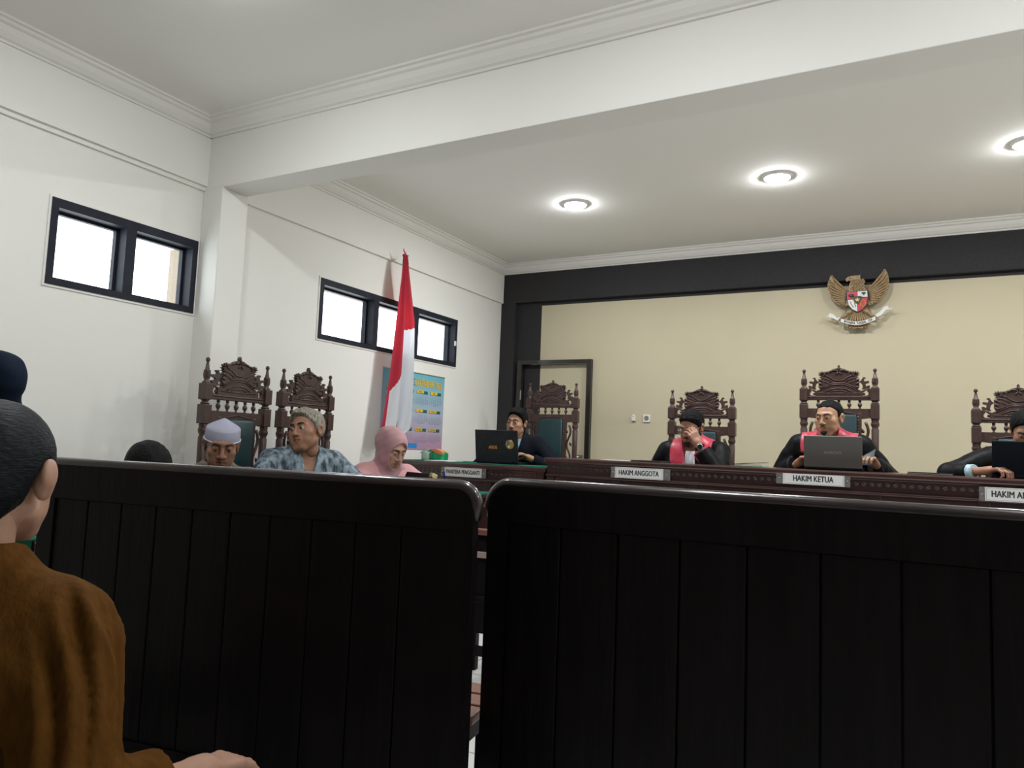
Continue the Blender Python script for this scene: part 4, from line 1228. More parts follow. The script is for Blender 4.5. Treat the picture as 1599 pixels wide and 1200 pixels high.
def person(label, head, face, body, pitch_=0, roll_=0, lean=8, wr=None, wl=None, pr=None, pl=None, floor=0.0, hs={}, skin_='brown', skinc=(.30, .15, .085), hair=None, hairmat=None, sw=.178, fat=0.0,
           garment=('shirt', None), gopt={}, trousers=None, brow=True, hcurl=(.5, .5), hscale=1.0, group='people in the courtroom', palm=None, tz=.50, hface=.0045, side=0.0, knee=None, neckl=0.0):
    """head = world position of the head centre; face/body = plan direction vectors."""
    th = math.atan2(face[0], -face[1]); tb = math.atan2(body[0], -body[1])
    a = R(lean)
    u = np.array([math.sin(R(side)), -math.sin(a), math.cos(a)]); n = np.array([0, -math.cos(a), -math.sin(a)])   # up the spine, out of the chest
    neckb = u * tz
    hc = neckb + np.array([0, -.035 - .05 * math.sin(R(pitch_)), .125 + neckl])
    RB = Rz(tb)
    root = np.asarray(head, float) - RB.astype(float) @ hc          # world position of the pelvis centre
    loc = lambda p: RB.T.astype(float) @ (np.asarray(p, float) - root)
    hl = root[2] - floor                                            # pelvis height above the floor
    base = np.array([root[0], root[1], floor])
    RH = Rz(th - tb) @ Rx(R(pitch_)) @ Ry(R(roll_))                  # head in body-local
    HS = hscale
    toh = lambda P: ((P - hc.astype(F)) @ RH) / HS
    T = lambda V: V + np.array([0, 0, hl], F)                        # body-local pelvis frame -> object frame (origin on the floor)
    sh = {s: u * (tz - .055) + np.array([s * sw, 0, 0]) for s in (-1, 1)}
    el, wri = {}, {}
    for s, w, pole in ((-1, wr, pr), (1, wl, pl)):                   # person's right = local -x (faces -y)
        tgt = loc(w) if w is not None else np.array([s * .17, -.34, .12])
        el[s], wri[s] = ik(sh[s], tgt, pole if pole is not None else (s * .8, .25, -.6), .285, .255)
    hip = {s: np.array([s * .09, 0, -.01]) for s in (-1, 1)}
    kneez = min(0.47 - hl, 0.02) if hl > .3 else 0.02
    kneez = max(kneez, -.06)
    kn = {s: np.array([s * .11, -.43, kneez + .02]) for s in (-1, 1)}
    if knee:
        for s in (-1, 1): kn[s][2] = knee[0 if s < 0 else 1] - hl
    an = {s: np.array([s * .11, -.40, -hl + .08]) for s in (-1, 1)}
    def torso(P, o=0.0):
        f = fat
        ds = [cap(P, (-.075, 0, 0), (.075, 0, 0), .105 + o + f), cap(P, u * .2 + [-.055, 0, 0], u * .2 + [.055, 0, 0], .100 + o + f * 1.2), cap(P, u * (tz - .14) + [-.075, 0, 0], u * (tz - .14) + [.075, 0, 0], .102 + o + f * .6),
              cap(P, u * (tz - .06) + [-sw + .035, 0, 0], u * (tz - .06) + [sw - .035, 0, 0], .060 + o)]
        d = U(ds, .06)
        d = smin(d, cap(P, u * (tz - .045) + [-.10, .01, 0], u * (tz + .02), .045 + o, .048 + o), .03)
        return smin(d, cap(P, u * (tz - .045) + [.10, .01, 0], u * (tz + .02), .045 + o, .048 + o), .03)
    def arms(P, o=0.0, cuff=None, upto=1.0, ow=None):
        d = None
        for s in (-1, 1):
            we = el[s] + (wri[s] - el[s]) * upto
            c1 = cap(P, sh[s], el[s], .054 + o, .044 + o)
            c2 = cap(P, el[s], we, .044 + o, (.030 + o) if ow is None else ow)
            e = smin(c1, c2, .02)
            d = e if d is None else np.minimum(d, e)
        return d
    def legs(P, o=0.0):
        d = None
        for s in (-1, 1):
            e = smin(cap(P, hip[s], kn[s], .082 + o, .060 + o), cap(P, kn[s], an[s], .058 + o, .042 + o), .03)
            d = e if d is None else smin(d, e, .02)
        return d
    nk0 = u * (tz - .03); nk1 = hc + RH.astype(float) @ np.array([0, .02, -.045]) * HS
    def neck(P, r=.052): return cap(P, nk0, nk1, r * 1.08, r)
    pts = [hc, *sh.values(), *el.values(), *wri.values(), *kn.values(), *an.values(), np.zeros(3)]
    lo = np.min(pts, 0) - .2; hi = np.max(pts, 0) + .2
    # -- body mesh: trunk and limbs, head, hands
    Vs, Qs, Ms = [], [], []
    off = 0
    def add(V, Q, mi):
        nonlocal off
        Vs.append(V); Qs.append(Q + off); Ms.append(np.full(len(Q), mi) if np.isscalar(mi) else mi); off += len(V)
    bare = gopt.get('bare', 0.0)
    fb = lambda P: smin(smin(smin(torso(P, -.012 + bare), arms(P, -.008), .03), legs(P, -.012), .04), neck(P, .050 if sw > .17 else .045), .025)
    add(*snet(fb, lo, hi, .011), 0)
    fh = lambda P: smin(head_sdf(P, hs), neck_sdf(P, .048 if sw > .17 else .042), .02)
    V, Q = snet(fh, (-.11, -.14, -.19), (.11, .15, .15), hface)
    qc = V[Q].mean(1)
    lipm = ((np.abs(qc[:, 0]) < .0225) & (np.abs(qc[:, 2] + .0605 - .0 * qc[:, 0]) < .0125 - 5.0 * qc[:, 0] ** 2 * 4) & (qc[:, 1] < -.086)).astype(int)
    add(place_np(V * HS, RH, hc), Q, lipm)
    for s in (-1, 1):
        V, Q = hand(hcurl[0 if s < 0 else 1], .1)
        V = V.copy()
        if s < 0: pass
        fwd = wri[s] - el[s]
        pm = palm[0 if s < 0 else 1] if palm else None
        pm = np.array([0, 0, -1.0]) if pm is None else RB.T.astype(float) @ np.asarray(pm, float)
        fd = fwd
        if gopt.get('handdir', {}).get(s) is not None: fd = RB.T.astype(float) @ np.asarray(gopt['handdir'][s], float)
        Fm = hand_frame(fd, pm)
        # thumb points inwards: right hand (s=-1) palm down, fingers -y => thumb towards +x
        if s > 0: V[:, 0] *= -1; Q = Q[:, ::-1]
        add(place_np(V, Fm, wri[s]), Q, 0)
    V = T(np.concatenate(Vs)); Q = np.concatenate(Qs); Mi = np.concatenate(Ms)
    sk = skin(skin_, skinc)
    o = obj('person', np_mesh('person', V, Q, Mi), list(sk))
    o.location = base; o.rotation_euler = (0, 0, tb)
    tag(o, label, 'person', group)
    def child(name, f, lo_, hi_, h, m, parent=o):
        V, Q = snet(f, lo_, hi_, h)
        return obj(name, np_mesh(name, T(V), Q), m, parent)
    def headchild(name, f, lo_, hi_, h, m, parent=o):
        V, Q = snet(f, lo_, hi_, h)
        return obj(name, np_mesh(name, T(place_np(V * HS, RH, hc)), Q), m, parent)
    def hv(p): return Vector((RH.astype(float) @ (np.asarray(p, float) * HS) + hc + [0, 0, hl]))
    # -- eyes, brows
    if brow:
        for s in (-1, 1):
            bm = bmesh.new()
            sphere(bm, (0, 0, 0), .0128 * HS, 14)
            for f in bm.faces:
                cdir = f.calc_center_median().normalized()
                if cdir.dot(Vector((hs.get('gaze', 0), -1, -.15)).normalized()) > .80: f.material_index = 1
            bmesh.ops.transform(bm, matrix=Matrix.Translation(hv((s * .031, -.078, .008))) @ Matrix(RH.tolist()).to_4x4(), verts=bm.verts)
            obj('eye', bm, [M_EYE, M_IRIS], o)
            bm = bmesh.new()
            bp = [(s * .013, -.0955, .0285), (s * .026, -.0935, .0335), (s * .040, -.0845, .0335), (s * .050, -.072, .028)]
            tube(bm, [hv(p) for p in bp], [.0036 * HS, .0042 * HS, .0036 * HS, .0015], 6)
            obj('eyebrow', bm, hs.get('browmat', M_BROW), o)
    if hair:
        headchild('hair', lambda P: hair_sdf(P, hair, hs), (-.12, -.14, -.12), (.12, .16, .18), .0042, hairmat or M_HAIR)
    ctx = dict(o=o, child=child, headchild=headchild, torso=torso, arms=arms, legs=legs, neck=neck, u=u, n=n, hc=hc, RH=RH, sh=sh, el=el, wri=wri, lo=lo, hi=hi, hl=hl, hv=hv, T=T, tz=tz, toh=toh, nk0=nk0, nk1=nk1, kn=kn, an=an, HS=HS, RB=RB, loc=loc, sw=sw, base=base, tb=tb)
    # -- garment
    gname, gm = garment
    go = gopt.get('o', .012)
    fold = gopt.get('fold', .004)
    ow = gopt.get('cuff')
    upto = gopt.get('sleeve', .93)
    def gs(P):
        d = smin(torso(P, go), arms(P, go, upto=upto, ow=ow), gopt.get('k', .03))
        d = d - fold * noise3(P * np.array([1, 1, .55], F), gopt.get('freq', 38), gopt.get('seed', 1)) - fold * .4 * noise3(P, 90, 2)
        lowz = -.12
        if gopt.get('long'): d = smin(d, legs(P, .03), .05)
        d = np.maximum(d, lowz - P[:, 2]) if not gopt.get('long') else d
        d = smax(d, -cap(P, u * (tz - .02), hc, gopt.get('neckr', .058)), .006)
        if gopt.get('vneck'):
            vz = gopt['vneck']
            q = P - (u * (tz - .02)).astype(F)
            along = -(q @ u.astype(F)); out = q @ n.astype(F)
            wd = np.abs(P[:, 0]) - (gopt.get('vw', .055) * (1 - along / vz))
            d = smax(d, -np.maximum(np.maximum(wd * .9, along - vz), .02 - out), .004)
        if not gopt.get('nocut'):
            for s in (-1, 1):
                ax = (wri[s] - el[s]) / np.linalg.norm(wri[s] - el[s])
                pe = el[s] + (wri[s] - el[s]) * upto
                q = (P - pe.astype(F)) @ ax.astype(F)
                rd = np.sqrt(np.maximum(((P - pe.astype(F)) ** 2).sum(1) - q * q, 0))
                near = (rd < gopt.get('cutr', .068)) & (np.abs(q) < .14)
                d = np.where(near, np.maximum(d, q - .0), d)
        return d
    ctx['gs'] = gs
    g = child(gname, gs, lo, hi, gopt.get('h', .0085), gm)
    ctx['g'] = g
    tm = trousers or mat('black_trousers', (0.012, 0.012, 0.014), 0.85, noise=30, col2=(0.018, 0.018, 0.02))
    def tf(P):
        d = smin(legs(P, .008), cap(P, (-.075, 0, 0), (.075, 0, 0), .118 + fat), .05)
        return np.maximum(d - .004 * noise3(P, 40, 8), P[:, 2] - .09)
    if not gopt.get('long'):
        child('trousers', tf, lo, hi, .012, tm)
    def shoes(P):
        d = None
        for s in (-1, 1):
            e = smin(cap(P, an[s] + [0, .03, -.035], an[s] + [0, -.15, -.045], .036, .034), cap(P, an[s], an[s] + [0, 0, -.03], .045), .02)
            e = np.maximum(e, (-hl + .002) - P[:, 2])
            d = e if d is None else np.minimum(d, e)
        return d
    child('shoes', shoes, np.array([-.22, -.65, -hl - .02]), np.array([.22, -.30, -hl + .16]), .009, M_SHOE)
    return ctx

def collar(cx, m, r=.064, z0=-.035, z1=.02, opening=.03, th=.006, name='collar'):
    u, n, tz = cx['u'].astype(F), cx['n'].astype(F), cx['tz']
    c0 = (cx['u'] * (tz - .02)).astype(F)
    def f(P):
        q = P - c0
        al = q @ u; out = q @ n
        rr = np.sqrt(np.maximum((q * q).sum(1) - al * al, 0))
        d = np.abs(rr - (r + .14 * (al - z1) * -1 * .6)) - th
        d = np.maximum(d, np.maximum(z0 - al, al - z1 - .02 * (-out / r)))
        if opening: d = np.maximum(d, -np.maximum(np.abs(P[:, 0]) - opening * (1 + (z1 - al) * -6), .0 - out))
        return d
    c = cx['u'] * tz
    return cx['child'](name, f, c - .14, c + .14, .0042, m, cx['g'])

M_ROBE = mat('black_satin_robe', (0.0040, 0.0043, 0.0052), 0.5, spec=0.14, noise=20, col2=(0.0065, 0.0068, 0.008), bump=(30, 0.25))
M_REDSATIN = mat('crimson_satin', (0.50, 0.012, 0.045), 0.42, sheen=0.3, noise=14, col2=(0.60, 0.02, 0.065), bump=(18, 0.25))
M_BEF = mat('white_pleated_cotton', (0.72, 0.73, 0.78), 0.8, bump=(40, 0.1))
def robe_bands(cx, left=True, right=True, bef=True, lcut=None, wid=(.035, .135)):
    """crimson facing over each shoulder and down the front, white jabot between."""
    u, n, tz, gs = cx['u'].astype(F), cx['n'].astype(F), cx['tz'], cx['gs']
    c0 = (cx['u'] * tz).astype(F)
    tor = cx['torso']
    for s, on in ((-1, right), (1, left)):
        if not on: continue
        cut = lcut if s == 1 else None
        def f(P, s=s, cut=cut):
            x = P[:, 0] * s
            q = P - c0; al = q @ u; out = q @ n
            g = gs(P)
            inner = np.interp(al, [-.5, -.3, -.06, .1], [.050, .052, wid[0], wid[0]]).astype(F)
            outer = np.interp(al, [-.5, -.3, -.06, .1], [.118, .125, wid[1], wid[1]]).astype(F)
            d = np.maximum(g - .007, -(g + .010))
            d = np.maximum(d, np.maximum(inner - x, x - outer))
            d = np.maximum(d, -.075 - out)
            if cut is not None: d = np.maximum(d, (cut - al) + np.abs(x - .085) * .9)
            return np.maximum(d, -.42 - al)
        c = cx['u'] * tz
        cx['child']('crimson_facing', f, np.array([-.2, c[1] - .25, .02]), np.array([.2, c[1] + .2, c[2] + .1]), .0055, M_REDSATIN, cx['g'])
    if bef:
        def f(P):
            q = P - c0; al = q @ u; out = q @ n
            g = np.minimum(gs(P), tor(P, .012))
            d = np.maximum(g - .006 - .003 * np.sin(P[:, 0] * 420), -(g + .012))
            d = np.maximum(d, np.abs(P[:, 0]) - (.030 + .10 * (-al).clip(0, .4)))
            return np.maximum(d, np.maximum(-.33 - al, np.maximum(al + .035, .01 - out)))
        c = cx['u'] * tz
        cx['child']('white_jabot', f, np.array([-.12, c[1] - .25, .05]), np.array([.12, c[1] + .2, c[2] + .05]), .005, M_BEF, cx['g'])

def hijab(cx, m, face_r=(.060, .085, .088), drape=.17, puff=.0):
    HS = cx['HS']; RHf = cx['RH']
    tz, u = cx['tz'], cx['u']
    def f(P):
        q = cx['toh'](P)
        d = ell(q, (0, .020, .030), (.088, .112 + puff, .104))
        d = smin(d, ell(q, (0, -.02, -.045), (.078, .082, .085)), .03)
        d = smin(d, cap(P, cx['hc'] + RHf.astype(float) @ np.array([0, .01, -.08]), u * (tz - .02), .075, .095), .04)
        d = smin(d, cx['torso'](P, .018) + np.maximum(0, (u * (tz - drape))[2] - P[:, 2]) * 2, .03)
        d = d - .004 * noise3(P * np.array([1, 1, .5], F), 45, 4) - .0007 * np.sin(q[:, 1] * 120 + q[:, 2] * 90) - .003 * noise3(P * np.array([1, 1, .35], F), 80, 6)
        d = np.maximum(d, -(d + .012)) if False else d
        d = smax(d, -ell(q, (0, -.105, -.008), face_r), .008)
        return d
    return cx['child']('headscarf', f, cx['hc'] - [.3, .3, .42], cx['hc'] + [.3, .3, .17], .0055, m)
# ------------------------------------------------------------------ the people in the picture
M_SHIRTBLUE = mat('pale_blue_shirt', (0.30, 0.47, 0.60), 0.8)
M_SUIT = mat('navy_black_suit', (0.0045, 0.0055, 0.010), 0.8, spec=0.1, noise=40, col2=(0.0065, 0.008, 0.013))

# clerk
cx = person('person in a dark suit with black hair typing at the clerk laptop', (-2.905, 5.42, 1.325), (0.02, -1), (.12, -1), 4, 3, 10, wr=(-3.05, 5.30, 1.03), wl=(-2.70, 5.30, 1.035), floor=DAIS, hs=dict(w=.94, open=.45, jaw=.92, mouth=.0015), skin_='tan', skinc=(.36, .19, .115),
            hair=dict(th=.013, tall=.008, part=.012, line=-.004, amp=.005, freq=130), garment=('suit_jacket', M_SUIT), gopt=dict(o=.016, vneck=.26, vw=.05, fold=.004), hcurl=(.7, .75))
collar(cx, M_SHIRTBLUE, r=.060, opening=.018)
def front_shirt(cx, m, name='shirt', w=.05, depth=.30, off=-.004):
    u, n, tz = cx['u'].astype(F), cx['n'].astype(F), cx['tz']
    c0 = (cx['u'] * tz).astype(F)
    def f(P):
        q = P - c0; al = q @ u; out = q @ n
        g = cx['torso'](P, .006)
        d = np.maximum(g - .002, -(g + .01))
        d = np.maximum(d, np.abs(P[:, 0]) - w)
        return np.maximum(d, np.maximum(-depth - al, np.maximum(al - .0, .0 - out)))
    c = cx['u'] * tz
    return cx['child'](name, f, np.array([-.12, c[1] - .25, .02]), np.array([.12, c[1] + .2, c[2] + .05]), .006, m, cx['g'])
front_shirt(cx, M_SHIRTBLUE)
def moustache(cx, m=M_BROW, w=.020, z=-.046, goatee=False, full=False, thick=.004):
    bm = bmesh.new()
    tube(bm, [cx['hv'](p) for p in ((-w, -.086, z - .006), (-w * .5, -.0965, z), (0, -.0985, z + .001), (w * .5, -.0965, z), (w, -.086, z - .006))], [.002, thick, thick * .8, thick, .002], 6)
    obj('moustache', bm, m, cx['o'])
    if goatee or full:
        def f(P):
            d = cap(P, (-.012, -.080, -.084), (.012, -.080, -.084), .015)
            d = smin(d, cap(P, (0, -.078, -.095), (0, -.076, -.120), .018, .010), .012)
            if full:
                X = P.copy(); X[:, 0] = np.abs(X[:, 0])
                d = smin(d, cap(X, (.064, -.010, -.040), (.022, -.070, -.100), .016, .018), .012)
            return d - .0018 * noise3(P, 260, 9)
        cx['headchild']('beard', f, (-.1, -.13, -.15), (.1, .03, .0), .0042, m)
moustache(cx, w=.019, thick=.0034)

# judge with glasses, hand at his face
hd = (-1.425, 5.40, 1.320)
cx = person('person in a black robe with crimson facing, hand raised to the glasses', hd, (-.30, -1), (-.02, -1), 24, 4, 12, wr=(-1.56, 5.44, .95), pr=(-.4,.3,-1), wl=(-1.325, 5.21, 1.188), pl=(.55, .0, -.9), floor=DAIS, hs=dict(w=1.0, open=.25, cheek=.004), skin_='brown', skinc=(.33, .165, .10),
            hair=dict(th=.0095, tall=.006, amp=.0065, freq=170, line=-.002), garment=('robe', M_ROBE), gopt=dict(o=.026, vneck=.30, vw=.06, fold=.007, freq=30, cuff=.058, sleeve=.82, handdir={1: (-.42, -.05, .88)}), sw=.19, fat=.015, hcurl=(.5, .85), palm=((0, 0, -1), (-.7, .75, .1)))
robe_bands(cx, lcut=-.10, wid=(.030, .150))
moustache(cx, full=True)
# glasses
def glasses(cx, m):
    bm = bmesh.new()
    for s in (-1, 1):
        tube(bm, [cx['hv']((s * .033 + .021 * math.cos(k * PI / 9), -.104, .000 + .017 * math.sin(k * PI / 9))) for k in range(18)], .0013, 6, closed=True)
        tube(bm, [cx['hv'](p) for p in ((s * .054, -.102, .004), (s * .073, -.06, .010), (s * .080, .01, .012), (s * .082, .03, -.005))], .0014, 6)
    tube(bm, [cx['hv'](p) for p in ((-.012, -.105, .003), (0, -.109, .006), (.012, -.105, .003))], .0013, 6)
    f = obj('glasses', bm, m, cx['o'])
    for s in (-1, 1):
        bm = bmesh.new()
        vs = [bm.verts.new(cx['hv']((s * .033 + .020 * math.cos(k * PI / 9), -.104, .016 * math.sin(k * PI / 9)))) for k in range(18)]
        bm.faces.new(vs)
        obj('lens', bm, M_GLASS, f)
glasses(cx, M_STEEL)
def watch(cx, s, frac=.93, r=.036):
    e, w = cx['el'][s], cx['wri'][s]
    ax = (w - e) / np.linalg.norm(w - e)
    c = e + (w - e) * frac + np.array([0, 0, cx['hl']])
    q = Vector((0, 0, 1)).rotation_difference(Vector(ax)).to_matrix().to_4x4()
    q = Matrix.Translation(c) @ q
    bm = lathe(bmesh.new(), [(r - .003, -.011), (r, -.010), (r, .010), (r - .003, .011)], 20, q, cap=False)
    b = obj('watch_strap', bm, M_BLACKPLASTIC, cx['o'])
    side = Vector(cx['RB'].T.astype(float) @ np.array([.25, -1, .1])); side = (side - Vector(ax) * side.dot(Vector(ax))).normalized()
    q2 = Matrix.Translation(Vector(c) + side * r) @ Vector((0, 0, 1)).rotation_difference(side).to_matrix().to_4x4()
    obj('watch_case', lathe(bmesh.new(), [(.021, -.004), (.022, .0), (.022, .006), (.019, .009)], 20, q2), M_STEEL, b)
    obj('watch_dial', lathe(bmesh.new(), [(.0175, .009), (.0175, .0098)], 20, q2), M_BLACKPLASTIC, b)
watch(cx, 1)

# presiding judge
cx = person('person in a black robe with crimson facing and goatee behind the grey laptop', (-.480, 5.33, 1.396), (-.40, -1), (-.02, -1), 6, -2, 10, wr=(-.665, 5.27, 1.09), wl=(-.205, 5.25, 1.105), pr=(-.62, .35, -.8), pl=(.62, .35, -.8), floor=DAIS, hs=dict(w=1.02, open=.35, cheek=.006, gaze=-.2), skin_='light_brown', skinc=(.40, .22, .125),
            hair=dict(th=.005, line=.006, amp=.003, freq=170, curve=.7), garment=('robe', M_ROBE), gopt=dict(o=.022, vneck=.22, vw=.05, fold=.008, freq=30, cuff=.062, sleeve=.86, seed=5, h=.009), sw=.19, fat=.02, hscale=1.0, hcurl=(.6, .8))
robe_bands(cx, bef=False, wid=(.040, .175))
moustache(cx, goatee=True, thick=.0026)
collar(cx, mat('white_blue_shirt_cloth', (0.55, 0.62, 0.75), 0.8), r=.064, opening=.012)
bm = bmesh.new()
for k in range(2):
    tube(bm, [cx['hv'](p) for p in ((.060 + .004 * k, .01, -.11), (.050, -.03, -.125 - .006 * k), (.03, -.055, -.145 - .008 * k))], .0022, 6)
obj('gold_cord', bm, M_BRASS, cx['o'])
lg = cx['wri'][1]
t = empty('paper_sheet', (-.235, 5.13, 1.075), R(10)); tag(t, 'pale blue curled paper held up at the right side of the grey laptop', 'paper')
bm = bmesh.new(); N = 10; g = []
for i in range(N + 1):
    uu = i / N
    g.append([bm.verts.new((-.030 + .055 * uu + .02 * jj / 8 * uu, .01 + .02 * math.sin(uu * 2.2) - .01 * jj / 8, .02 + .105 * jj / 8 * (.55 + .45 * uu))) for jj in range(9)])
for i in range(N):
    for jj in range(8):
        f = bm.faces.new((g[i][jj], g[i + 1][jj], g[i + 1][jj + 1], g[i][jj + 1])); f.smooth = True
bmesh.ops.solidify(bm, geom=bm.faces[:], thickness=.0006)
obj('sheet', bm, mat('pale_blue_paper', (0.45, 0.58, 0.66), 0.7), t, True)

# judge at the right edge
cx = person('person in a black robe bowed over the navy laptop at the right picture edge', (.615, 5.36, 1.340), (-.05, -1), (.0, -1), 30, 0, 16, wr=(.395, 5.13, 1.092), wl=(.86, 5.2, 1.10), pr=(-1.0, .25, -.25), pl=(.9, .2, -.3), floor=DAIS, hs=dict(open=.2), skin_='brown', skinc=(.33, .165, .10),
            hair=dict(th=.012, line=-.004, amp=.003, freq=150), garment=('robe', M_ROBE), gopt=dict(o=.020, fold=.008, freq=30, cuff=.056, sleeve=.55, seed=9, h=.009), sw=.185, fat=.02, hcurl=(1.1, .6))
e, w = cx['el'][-1], cx['wri'][-1]
ax = (w - e)
def cuff(P):
    d = cap(P, e + ax * .30, e + ax * .66, .046, .044)
    d = np.maximum(d, ((P - (e + ax * .68).astype(F)) @ (ax / np.linalg.norm(ax)).astype(F)))
    return d - .002 * noise3(P, 90, 3)
cx['child']('shirt_cuff', cuff, np.minimum(e, w) - .08, np.maximum(e, w) + .08, .005, mat('checked_blue_cuff', (0.30, 0.50, 0.55), 0.8, noise=60, col2=(0.55, 0.68, 0.72)), cx['g'])

# grey-haired man looking to the left
M_BATIK = mat('grey_blue_batik', (0.012, 0.026, 0.038), 0.75, noise=26, col2=(0.26, 0.33, 0.38), stretch=(1.2, 1.2, .5), contrast=(.38, .62), detail=6)
M_GREYHAIR = mat('dyed_grey_hair', (0.10, 0.085, 0.06), 0.55, noise=60, col2=(0.36, 0.33, 0.26), stretch=(2, 2, .5), bump=(70, .5))
cx = person('person with grey-blond hair in a grey-blue patterned shirt looking left', (-3.125, 3.215, 1.168), (.14, -1), (.86, -.50), -3, -10, 12, side=-2, wr=(-2.90, 2.84, .84), wl=(-2.75, 3.32, .83), pr=(-.6, -.1, -.5), floor=0, hs=dict(w=1.04, open=.8, cheek=.008, jaw=1.08, gaze=-.2), skin_='ruddy_brown', skinc=(.30, .145, .085),
            hair=dict(th=.011, tall=.005, amp=.0065, freq=170, line=.0), hairmat=M_GREYHAIR, garment=('patterned_shirt', M_BATIK), gopt=dict(o=.018, vneck=.14, vw=.045, fold=.006, freq=34, bare=.012), sw=.178, fat=.015, hscale=1.06)
collar(cx, M_BATIK, r=.070, opening=.045, z0=-.03, z1=.028)

# man in the white cap
M_CAP = mat('white_cap_cloth', (0.62, 0.62, 0.74), 0.85)
cx = person('person in a white cap looking down behind the bench back', (-2.985, 2.500, 1.072), (.80, -.60), (.9, -.4), 16, 2, 20, wr=(-2.66, 2.25, .84), wl=(-2.62, 2.62, .84), floor=0, hs=dict(w=.98, open=.2, jaw=1.0), skin_='dark_brown', skinc=(.215, .098, .058), hair=dict(th=.004, line=.0, amp=.001, freq=200), hairmat=mat('short_grey_hair', (0.05, 0.045, 0.04), 0.7),
            garment=('shirt', mat('olive_patterned_shirt', (0.06, 0.05, 0.035), 0.8, noise=30, col2=(0.26, 0.22, 0.15))), gopt=dict(o=.014, fold=.005), hscale=1.0)
bm = bmesh.new()
prof = [(.086, .030), (.087, .034), (.085, .055), (.083, .084), (.080, .091), (.060, .104), (.035, .119), (.014, .131), (.003, .136)]
rings = []
for r, z in prof:
    rings.append([bm.verts.new((r * .97 * math.cos(2 * PI * k / 32), .016 + r * 1.12 * math.sin(2 * PI * k / 32), z)) for k in range(32)])
for a_, b_ in zip(rings, rings[1:]):
    for k in range(32):
        f = bm.faces.new((a_[k], a_[(k + 1) % 32], b_[(k + 1) % 32], b_[k])); f.smooth = True
bm.faces.new(rings[-1])
for v in bm.verts: v.co = cx['hv'](v.co)
bmesh.ops.solidify(bm, geom=bm.faces[:], thickness=.0015)
cpo = obj('cap', bm, M_CAP, cx['o'])
bm = bmesh.new(); tube(bm, [cx['hv']((.0855 * math.cos(2 * PI * k / 32), .016 + .098 * math.sin(2 * PI * k / 32), .034)) for k in range(32)], .0022, 6, closed=True)
obj('cap_hem', bm, M_CAP, cpo)

# woman in pink
M_PINKSCARF = mat('dusty_pink_headscarf', (0.42, 0.215, 0.235), 0.7, sheen=.3, noise=6, col2=(0.46, 0.245, 0.265))
M_PINK = mat('light_pink_jacket', (0.66, 0.33, 0.34), 0.8, sheen=.2, noise=5, col2=(0.70, 0.36, 0.37))
cx = person('person in a dusty pink headscarf and pink jacket reading at the table', (-3.030, 3.905, 1.080), (1, -.22), (.95, -.45), 26, 0, 16, wr=(-2.78, 3.62, .86), wl=(-2.70, 3.98, .84), hscale=1.07, floor=0, hs=dict(w=.95, open=.2, jaw=.9), skin_='fair', skinc=(.44, .25, .175), garment=('jacket', M_PINK), gopt=dict(o=.02, fold=.005), sw=.165, tz=.46)
hijab(cx, M_PINKSCARF, puff=.01)
bm = sphere(bmesh.new(), cx['hv']((.02, .125, -.07)), .007, 8); obj('scarf_pin', bm, M_BLACKPLASTIC, cx['o'])

# only the top of a head shows over the bench back
cx = person('person of whom only the black-haired crown shows above the bench back', (-2.765, 1.955, .952), (1, -.3), (1, -.3), 25, 0, 24, wr=(-2.45, 1.75, .83), wl=(-2.42, 2.1, .83), floor=0, hs=dict(open=.3), skin_='brown', skinc=(.33, .165, .10), hair=dict(th=.014, amp=.002, freq=160, line=-.01), garment=('shirt', mat('dark_grey_shirt', (0.03, 0.03, 0.035), .8)), gopt=dict(o=.014), sw=.165, tz=.45)

# woman in the dark headscarf at the left edge
M_NAVY = mat('navy_headscarf', (0.005, 0.010, 0.022), 0.8, spec=.12, noise=6, col2=(0.007, 0.013, 0.027))
cx = person('person in a dark navy headscarf at the left picture edge', (-2.872, 1.398, 1.258), (-.92, .0), (-.80, -.4), 5, 0, 3, floor=0, hs=dict(open=.5), skin_='fair', skinc=(.44, .25, .175), garment=('dress', M_NAVY), gopt=dict(o=.02, long=True), sw=.150, tz=.52, wr=(-3.15, 1.45, .85), wl=(-3.10, 1.15, .85))
hijab(cx, M_NAVY, puff=.005)

# woman in the brown blouse, seen from behind
M_BLOUSE = mat('brown_crinkled_blouse', (0.075, 0.029, 0.004), 0.9, spec=.1, noise=55, col2=(0.100, 0.041, 0.006), stretch=(1, 1, .35), bump=(110, .25))
HBK = mat('black_greying_hair', (0.0055, 0.0065, 0.0078), 0.5, spec=.10, noise=30, col2=(0.013, 0.016, 0.019), stretch=(1.4, 1.4, 6), bump=(60, .3))
hd = np.array([-1.375, .690, 1.035])
cx = person('person in a brown blouse with black hair tied back, seen from behind', hd, (-.60, .80), (-.66, .75), -2, 0, 4, knee=(.60, .50), neckl=.058, side=-9, floor=0, hs=dict(w=1.0, open=.6, ear=.010), skin_='fair_tan', skinc=(.42, .235, .16), hair=None, garment=('blouse', M_BLOUSE), sw=.150, tz=.47,
            wr=(-1.130, .940, .518), wl=(-1.72, 1.0, .60), pr=(-.25, .5, -.9), gopt=dict(o=.022, fold=.0, nocut=True, sleeve=.62, cuff=.056, h=.02, neckr=.056), trousers=mat('black_woven_trousers', (0.010, 0.011, 0.011), .9, noise=60, col2=(0.022, 0.024, 0.024)), hface=.0038)
